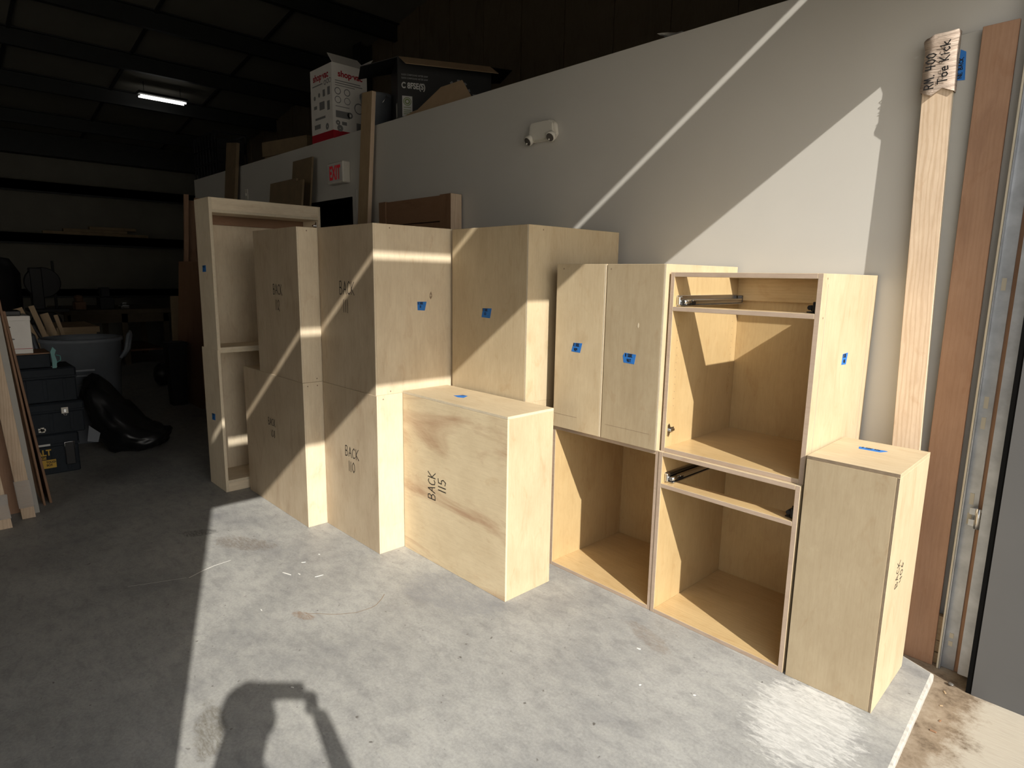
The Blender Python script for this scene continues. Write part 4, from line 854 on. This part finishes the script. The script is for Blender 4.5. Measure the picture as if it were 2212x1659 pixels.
# scrap lumber and things deeper in the hall
cr_ = thing('scrap_crate', 'tall dark crate holding leaning scrap boards behind the tool boxes', 'crate', (-7.35, .52, 0))
for n_, d_ in (('crate_side', (0, .02, 0, .92, 0, .34)), ('crate_side', (-.55, -.53, 0, .92, 0, .34)), ('crate_end', (-.53, 0, 0, .02, 0, .34)), ('crate_end', (-.53, 0, .73, .92, 0, .34)), ('crate_bottom', (-.53, 0, .02, .90, 0, .02))): box(n_, d_, [M['brownply']], cr_)
scr = [(.12, .80, -.66, 1.44, .045, 'long pale scrap board leaning far left out of the crate'), (.26, .70, -.52, 1.22, .060, 'broad scrap board second from the left in the crate'), (.38, .78, -.36, 1.18, .090, 'wide short scrap board in the middle of the crate'),
       (.44, .52, -.30, 1.20, .045, 'narrow scrap board right of the wide one in the crate'), (.52, .56, -.28, 1.12, .070, 'stubby scrap board near the right of the crate'), (.56, .50, -.22, 1.10, .035, 'thin scrap strip at the right end of the crate'), (.20, .62, -.50, 1.13, .03, 'thin scrap strip low at the left of the crate')]
for i, (y, dz, dy, zt, w_, nm) in enumerate(scr):
    bm = bmesh.new(); xx = -7.44-.055*i; yb = .52+y+.15
    d = Vector((-.05, dy, zt-.10)); Ln = d.length; d.normalize(); s = Vector((0, d.z, -d.y)); n_ = d.cross(s)
    o = Vector((xx, min(yb, 1.34)-.0, .05))
    vs = [bm.verts.new(o+s*a*w_/2+n_*b_*.01+d*c_*Ln) for a in (-1, 1) for b_ in (-1, 1) for c_ in (0, 1)]
    for q in ((0, 1, 3, 2), (4, 6, 7, 5), (0, 4, 5, 1), (2, 3, 7, 6), (0, 2, 6, 4), (1, 5, 7, 3)): bm.faces.new([vs[k] for k in q])
    bmesh.ops.recalc_face_normals(bm, faces=bm.faces)
    tag(link('scrap_board', mesh_of(bm, M['pine'])), nm, 'board', 'scrap boards in the crate')
wt = thing('work_table', 'low wooden work table with a thick top behind the garbage bin', 'table', (-8.75, 1.15, 0))
box('table_top', (-.65, .25, -.05, .36, .80, .865), [M['pine_y']], wt)
for xx, yy in ((.17, .28), (.17, 0), (-.6, .28), (-.6, 0)): box('leg', (xx-.04, xx+.04, yy-.04, yy+.04, 0, .80), [M['pine']], wt)
box('apron_board', (.20, .23, -.02, .33, .70, .80), [M['pine_y']], wt)
wb = thing('workbench', 'long workbench along the far wall with an open dark bay', 'workbench', (-11.5, 2.55, 0))
box('bench_top', (-1.6, 0, -.95, .52, .82, .89), [M['darkwood']], wb)
for yy in (-.9, -.15, .45): box('leg', (-.10, -.02, yy-.04, yy+.04, 0, .82), [M['darkwood']], wb); box('leg', (-1.55, -1.47, yy-.04, yy+.04, 0, .82), [M['darkwood']], wb)
box('bench_apron', (-.05, -.02, -.90, .50, .68, .82), [M['darkwood']], wb); box('bench_shelf', (-1.5, -.12, -.86, .41, .20, .23), [M['brownply_x']], wb)
for y, w_, h, m, nm in ((2.20, .20, .34, 'black', 'boxy dark power tool on the workbench at the left'), (2.45, .12, .10, 'chrome', 'small bright metal part on the workbench'), (1.85, .14, .22, 'brownply', 'brown wooden box at the left end of the workbench')):
    t = thing('bench_tool', nm, 'tool', (-11.75, y, .89)); box('tool_base', (-.12, .12, -w_/2, w_/2, 0, h*.55), [M[m]], t, .01); box('tool_head', (-.09, .09, -w_*.35, w_*.3, h*.55, h), [M[m]], t, .012)
ms = thing('band_saw', 'tall dark band saw standing before the far wall at the left', 'machine', (-10.9, 1.33, 0))
box('machine_base', (-.25, .25, -.18, .18, 0, .62), [M['black']], ms, .01); box('saw_table', (-.28, .28, -.22, .22, .92, .96), [M['black']], ms, .004); box('machine_column', (-.12, .06, -.16, -.02, .62, 1.52), [M['black']], ms, .01)
bm = bmesh.new(); lathe_bm(bm, [(.20, -.05), (.21, -.04), (.21, .04), (.20, .05)], 24); o = link('wheel_guard', mesh_of(bm, M['black']), ms, (0, -.02, 1.32), (0, R(90), 0))
bm = bmesh.new(); lathe_bm(bm, [(.17, -.05), (.18, -.04), (.18, .04), (.17, .05)], 24); o = link('wheel_guard', mesh_of(bm, M['black']), ms, (0, -.02, .75), (0, R(90), 0))
box('blade_post', (-.02, .02, .10, .13, .96, 1.62), [M['dark_steel']], ms, .002)
dm = thing('dust_collector', 'bulky dark dust collector at the left edge of the far hall', 'machine', (-9.6, .62, 0))
bm = bmesh.new(); lathe_bm(bm, [(.30, 0), (.31, .55), (.16, .70), (.16, .80), (.32, .95), (.33, 1.45), (.24, 1.62), (.05, 1.66)], 32); link('filter_bag', mesh_of(bm, M['black']), dm)
bm = bmesh.new(); tube_bm(bm, [(0, .12, .75), (.05, .40, .82), (.1, .50, .60), (.1, .52, .30)], .05, 12); link('hose', mesh_of(bm, M['black']), dm)
for i, (y0, y1, z0, nm) in enumerate(((1.75, 3.40, 0, 'longest board lying on the far wall girt'), (2.05, 3.05, .055, 'middle board of the pile on the far wall girt'), (2.45, 3.2, .11, 'short top board of the pile on the far wall girt'))):
    bm = bmesh.new(); bx(bm, -13.97, -13.83, y0, y1, 2.121+z0, 2.174+z0, bev=.003); tag(link('stored_board', mesh_of(bm, M['dimply'])), nm, 'board', 'boards lying on the girt')
for i, (yb, yt, xx, zt, w_, m, nm) in enumerate(((2.33, 2.50, -8.30, 2.42, .05, 'cherry', 'tall thin dark board leaning at the left of the lumber behind the bookcase'), (2.40, 2.58, -8.36, 2.36, .09, 'brownply', 'tall brown board second from the left beside the bookcase'), (2.52, 2.66, -8.42, 2.40, .07, 'cherry', 'tall reddish board third from the left beside the bookcase'), (2.60, 2.74, -8.30, 1.65, .10, 'dimply', 'medium board leaning low beside the bookcase'), (2.24, 2.28, -8.24, 1.21, .11, 'dimply', 'short pale board standing in front of the tall lumber'))):
    board_x('stored_lumber', nm, xx, yb-w_/2, yb+w_/2, zt, yt-yb, .03, M[m], 'board', -.05, 'lumber leaning by the partition end')
board_x('veneer_sheet', 'big dark veneered sheet standing on edge behind the bookcase boxes', -7.26, 2.185, 2.215, 1.62, .12, .90, M['brownply'], 'sheet', 0.0)
tr_ = thing('dustbin', 'dark square dustbin standing in front of the leaning lumber', 'bin', (-7.72, 2.075, 0))
bm = bmesh.new()
for a_, b_ in (((.075, 0), (.098, .68)),):
    lo = [bm.verts.new((s*a_[0], t_*a_[0], a_[1])) for s, t_ in ((-1, -1), (1, -1), (1, 1), (-1, 1))]; hi = [bm.verts.new((s*b_[0], t_*b_[0], b_[1])) for s, t_ in ((-1, -1), (1, -1), (1, 1), (-1, 1))]
    bm.faces.new(list(reversed(lo)))
    for k in range(4): bm.faces.new((lo[k], lo[(k+1) % 4], hi[(k+1) % 4], hi[k]))
    bm.faces.new(hi)
link('bin_body', mesh_of(bm, M['black']), tr_); box('bin_rim', (-.108, .108, -.108, .108, .68, .72), [M['black']], tr_, .006)
bm = bmesh.new(); bmesh.ops.create_icosphere(bm, subdivisions=2, radius=.14)
for q in bm.verts: q.co = Vector((q.co.x, q.co.y*.8, max(0, q.co.z*1.2+.14)))
tag(link('black_sack', mesh_of(bm, M['bag'], smooth=True), None, (-9.2, 2.30, 0)), 'small black sack on the floor left of the dustbin', 'bag')

# ------------------------------------------------------------------ small litter on the slab
fl = bpy.data.objects['floor']
def ribbon(name, pts, w_, m):
    bm = bmesh.new()
    for a, b_ in zip(pts, pts[1:]):
        a, b_ = Vector((*a, .0004)), Vector((*b_, .0004)); d = (b_-a).normalized(); n_ = Vector((-d.y, d.x, 0))*w_/2
        bm.faces.new([bm.verts.new(q) for q in (a-n_, b_-n_, b_+n_, a+n_)])
    return link(name, mesh_of(bm, m), fl)
ck = [(-2.50, 1.12), (-2.45, 1.17), (-2.41, 1.215), (-2.385, 1.262), (-2.358, 1.30), (-2.345, 1.365), (-2.352, 1.40), (-2.385, 1.445), (-2.41, 1.482)]
ribbon('floor_crack', [(x+random.uniform(-.006, .006), y+random.uniform(-.006, .006)) for x, y in ck], .0035, M['pencil'])
ribbon('scuff_line', [(-3.20, .845), (-3.235, .92), (-3.255, .985), (-3.262, 1.07)], .006, M['debris'])
ribbon('scuff_line', [(-3.30, .60), (-3.26, .70), (-3.21, .835)], .003, M['debris'])
flk = [(-2.92, 1.225, .060, .006, 20), (-2.985, 1.345, .022, .005, 60), (-2.79, 1.335, .040, .006, 80), (-2.875, 1.27, .018, .005, 10), (-3.02, 1.45, .012, .006, 40), (-1.33, 2.02, .020, .008, 20), (-1.19, 1.83, .012, .006, 70), (-2.66, .99, .016, .004, 0), (-2.05, .86, .012, .005, 30), (-1.02, 1.93, .010, .005, 45)]
for i, (x, y, a_, b_, an) in enumerate(flk):
    bm = bmesh.new(); n_ = 9
    ring = [(a_/2*math.cos(k*2*math.pi/n_)*(1+.25*random.uniform(-1, 1)), b_/2*math.sin(k*2*math.pi/n_)*(1+.25*random.uniform(-1, 1))) for k in range(n_)]
    prism_bm(bm, ring, .0016, (0, 0, 0.0), X_, Y_)
    t = link('paint_flake', mesh_of(bm, M['debris']), None, (x, y, .0002), (0, 0, R(an)))
    tag(t, ['long curved white flake on the sunlit slab', 'white flake nearest the BACK 110 box', 'slim white flake below the BACK 110 box', 'tiny flake beside the long curved flake', 'small flake by the BACK 108 box', 'white flake in front of the open base cabinets', 'tiny flake near the slab middle', 'thin flake left of the slab middle', 'small flake by the photographer shadow', 'tiny flake near the chalky patch'][i], 'flake', 'white flakes on the slab')
t = link('pebble', mesh_of((lambda b: (bmesh.ops.create_icosphere(b, subdivisions=2, radius=.009), b)[1])(bmesh.new()), M['lens'], smooth=True), None, (-0.395, 2.765, -.024)); t.scale = (1.2, 1, .55)
tag(t, 'pale pebble in the gap at the foot of the door track', 'pebble')
for i, (x, y, s) in enumerate(((-.375, 2.42, .010), (-.39, 2.60, .006), (-.372, 2.50, .007), (-.40, 2.70, .008))):
    bm = bmesh.new(); bx(bm, -s, s, -s*.4, s*.4, 0, s*.4, bev=s*.1); t = link('wood_chip', mesh_of(bm, M['pine_x'] if i % 2 else M['brownply']), None, (x, y, -.032), (0, 0, R(40*i)))
    tag(t, ['dark chip in the dirt beside the slab edge', 'pale chip in the dirt near the track', 'pale brown chip next to the dark chip', 'small chip by the slab corner'][i], 'chip', 'chips in the dirt')

# ------------------------------------------------------------------ the photographer (only the shadow falls into the picture)
Fh = Vector((math.cos(YAW), math.sin(YAW), 0)); Rh = Vector((math.sin(YAW), -math.cos(YAW), 0))
PC = Rh*0.062-Fh*0.016+Vector((0, 0, CAM_H+0.018))            # middle of the phone
BASE = PC-Fh*0.40; BASE.z = -0.032
pr = thing('person', 'photographer in grey shirt and jeans holding up a phone, outside the doorway', 'person', BASE)
def L_(f, r, z): return Fh*f+Rh*r+Vector((0, 0, z))
HZ = 1.80
V = {'pel': (0, 0, .97, .135), 'sp': (0, 0, 1.14, .125), 'ch': (.01, 0, 1.34, .145), 'up': (.01, 0, 1.42, .10), 'nk': (.03, 0, 1.56, .056), 'h0': (.05, .015, 1.64, .056), 'h1': (.05, .02, 1.705, .072), 'h2': (.04, .02, 1.765, .077), 'h3': (.035, .02, 1.815, .052)}
E_ = [('pel', 'sp'), ('sp', 'ch'), ('ch', 'up'), ('up', 'nk'), ('nk', 'h0'), ('h0', 'h1'), ('h1', 'h2'), ('h2', 'h3')]
V['nose'] = (.140, .02, 1.705, .013); E_.append(('h1', 'nose'))
V['chin'] = (.110, .02, 1.645, .026); E_.append(('h0', 'chin'))
for s, n in ((1, 'R'), (-1, 'L')):
    V.update({'ear'+n: (.045, .02+s*.096, 1.705, .018), 'hp'+n: (0, s*.10, .93, .10), 'kn'+n: (.03, s*.11, .52, .062), 'an'+n: (-.01, s*.12, .10, .042), 'tl'+n: (.05, s*.13, .055, .045), 'to'+n: (.15, s*.14, .045, .036),
              'sh'+n: (.0, s*.180, 1.40, .064), 'el'+n: (.17, .305 if s > 0 else -.165, 1.21, .045), 'wr'+n: (.335, s*.160, 1.455, .030), 'pm'+n: (.365, s*.125, 1.519, .028)})
    E_ += [('h1', 'ear'+n), ('pel', 'hp'+n), ('hp'+n, 'kn'+n), ('kn'+n, 'an'+n), ('an'+n, 'tl'+n), ('tl'+n, 'to'+n), ('up', 'sh'+n), ('sh'+n, 'el'+n), ('el'+n, 'wr'+n), ('wr'+n, 'pm'+n)]
def skin_mesh(V, E_, root, lv=2):
    names = list(V); me = bpy.data.meshes.new('skin_src'); me.from_pydata([L_(*V[k][:3]) for k in names], [(names.index(a), names.index(b_)) for a, b_ in E_], [])
    o = bpy.data.objects.new('skin_src', me); C.objects.link(o)
    md = o.modifiers.new('s', 'SKIN'); md.use_smooth_shade = True
    for i, k in enumerate(names):
        sv = me.skin_vertices[0].data[i]; r_ = V[k][3]; sv.radius = (r_, r_); sv.use_root = (k == root)
    sb_ = o.modifiers.new('u', 'SUBSURF'); sb_.levels = lv; sb_.render_levels = lv
    dg = bpy.context.evaluated_depsgraph_get(); dg.update()
    r_ = bpy.data.meshes.new_from_object(o.evaluated_get(dg)); bpy.data.objects.remove(o); r_.materials.clear(); return r_
bmz = skin_mesh(V, E_, 'pel')
for m in ('skin', 'shirt', 'jeans', 'boot'): bmz.materials.append(M[m])
for p in bmz.polygons:
    c = p.center; z = c.z; out = abs(c.dot(Rh)); f_ = c.dot(Fh); p.use_smooth = True
    if z < .115: k = 3
    elif z < 1.0 and f_ < .16: k = 2
    elif z > 1.515 or f_ > .20: k = 0
    else: k = 1
    p.material_index = k
body = link('body', bmz, pr)
for s in (1, -1):
    for i in range(4):
        px = s*(.098-.0*i); zf = 1.539-.017*i
        FV = {'a': (.368, s*.118, 1.526-.012*i, .0095), 'b': (.405+.012, s*(.104), zf, .0088), 'c': (.412+.010, s*(.082-.004*i), zf+.002, .0082), 'd': (.418, s*(.066-.003*i), zf+.002, .0072)}
        if s < 0:                                           # fingers of the left hand stay clear of the lens: they hold top and bottom edges
            FV = {'a': (.368, -.118, 1.526-.010*i, .0095), 'b': (.385, -.106, (1.579 if i < 2 else 1.486)-.002*i, .0088), 'c': (.392, -.085, (1.582 if i < 2 else 1.482)-.002*i, .0082), 'd': (.396, -.064, (1.580 if i < 2 else 1.484)-.002*i, .0072)}
        link('finger', skin_mesh(FV, [('a', 'b'), ('b', 'c'), ('c', 'd')], 'a', 1), body).data.materials.append(M['skin'])
    TV = {'a': (.360, s*.122, 1.512, .0105), 'b': (.374, s*.100, 1.496, .010), 'c': (.378, s*.076, 1.508, .0085)}
    link('thumb', skin_mesh(TV, [('a', 'b'), ('b', 'c')], 'a', 1), body).data.materials.append(M['skin'])
for s in (1, -1):
    bm = bmesh.new(); bmesh.ops.create_uvsphere(bm, u_segments=12, v_segments=8, radius=.012)
    link('eye', mesh_of(bm, M['white'], smooth=True), body, L_(.108, .02+s*.030, 1.735))
bm = bmesh.new(); bmesh.ops.create_uvsphere(bm, u_segments=24, v_segments=16, radius=1)
bmesh.ops.delete(bm, geom=[q for q in bm.verts if q.co.z < -.55 or (q.co.x > .35 and q.co.z < .45)], context='VERTS')
for q in bm.verts:
    p = q.co; k = 1+.03*math.sin(p.x*19+p.z*13); q.co = L_(.028+p.x*.094*k, .02+p.y*.087*k, 1.765+p.z*.088*k)
bmesh.ops.solidify(bm, geom=bm.faces[:], thickness=.006)
link('hair', mesh_of(bm, M['hair'], smooth=True), body)
ph = thing('phone', 'dark smartphone held sideways by the photographer', 'phone', PC)
ph.rotation_euler = (0, 0, math.atan2(Rh.y, Rh.x))
bm = bmesh.new(); bx(bm, -.076, .076, -.004, .004, -.037, .037, bev=.003); link('phone_body', mesh_of(bm, M['phone']), ph)
bm = bmesh.new(); bx(bm, -.072, -.036, .004, .0065, -.034, .002, bev=.001); link('camera_bump', mesh_of(bm, M['phone']), ph)
bm = bmesh.new(); bx(bm, -.073, .073, -.0045, -.004, -.034, .034); link('screen', mesh_of(bm, M['lens']), ph)
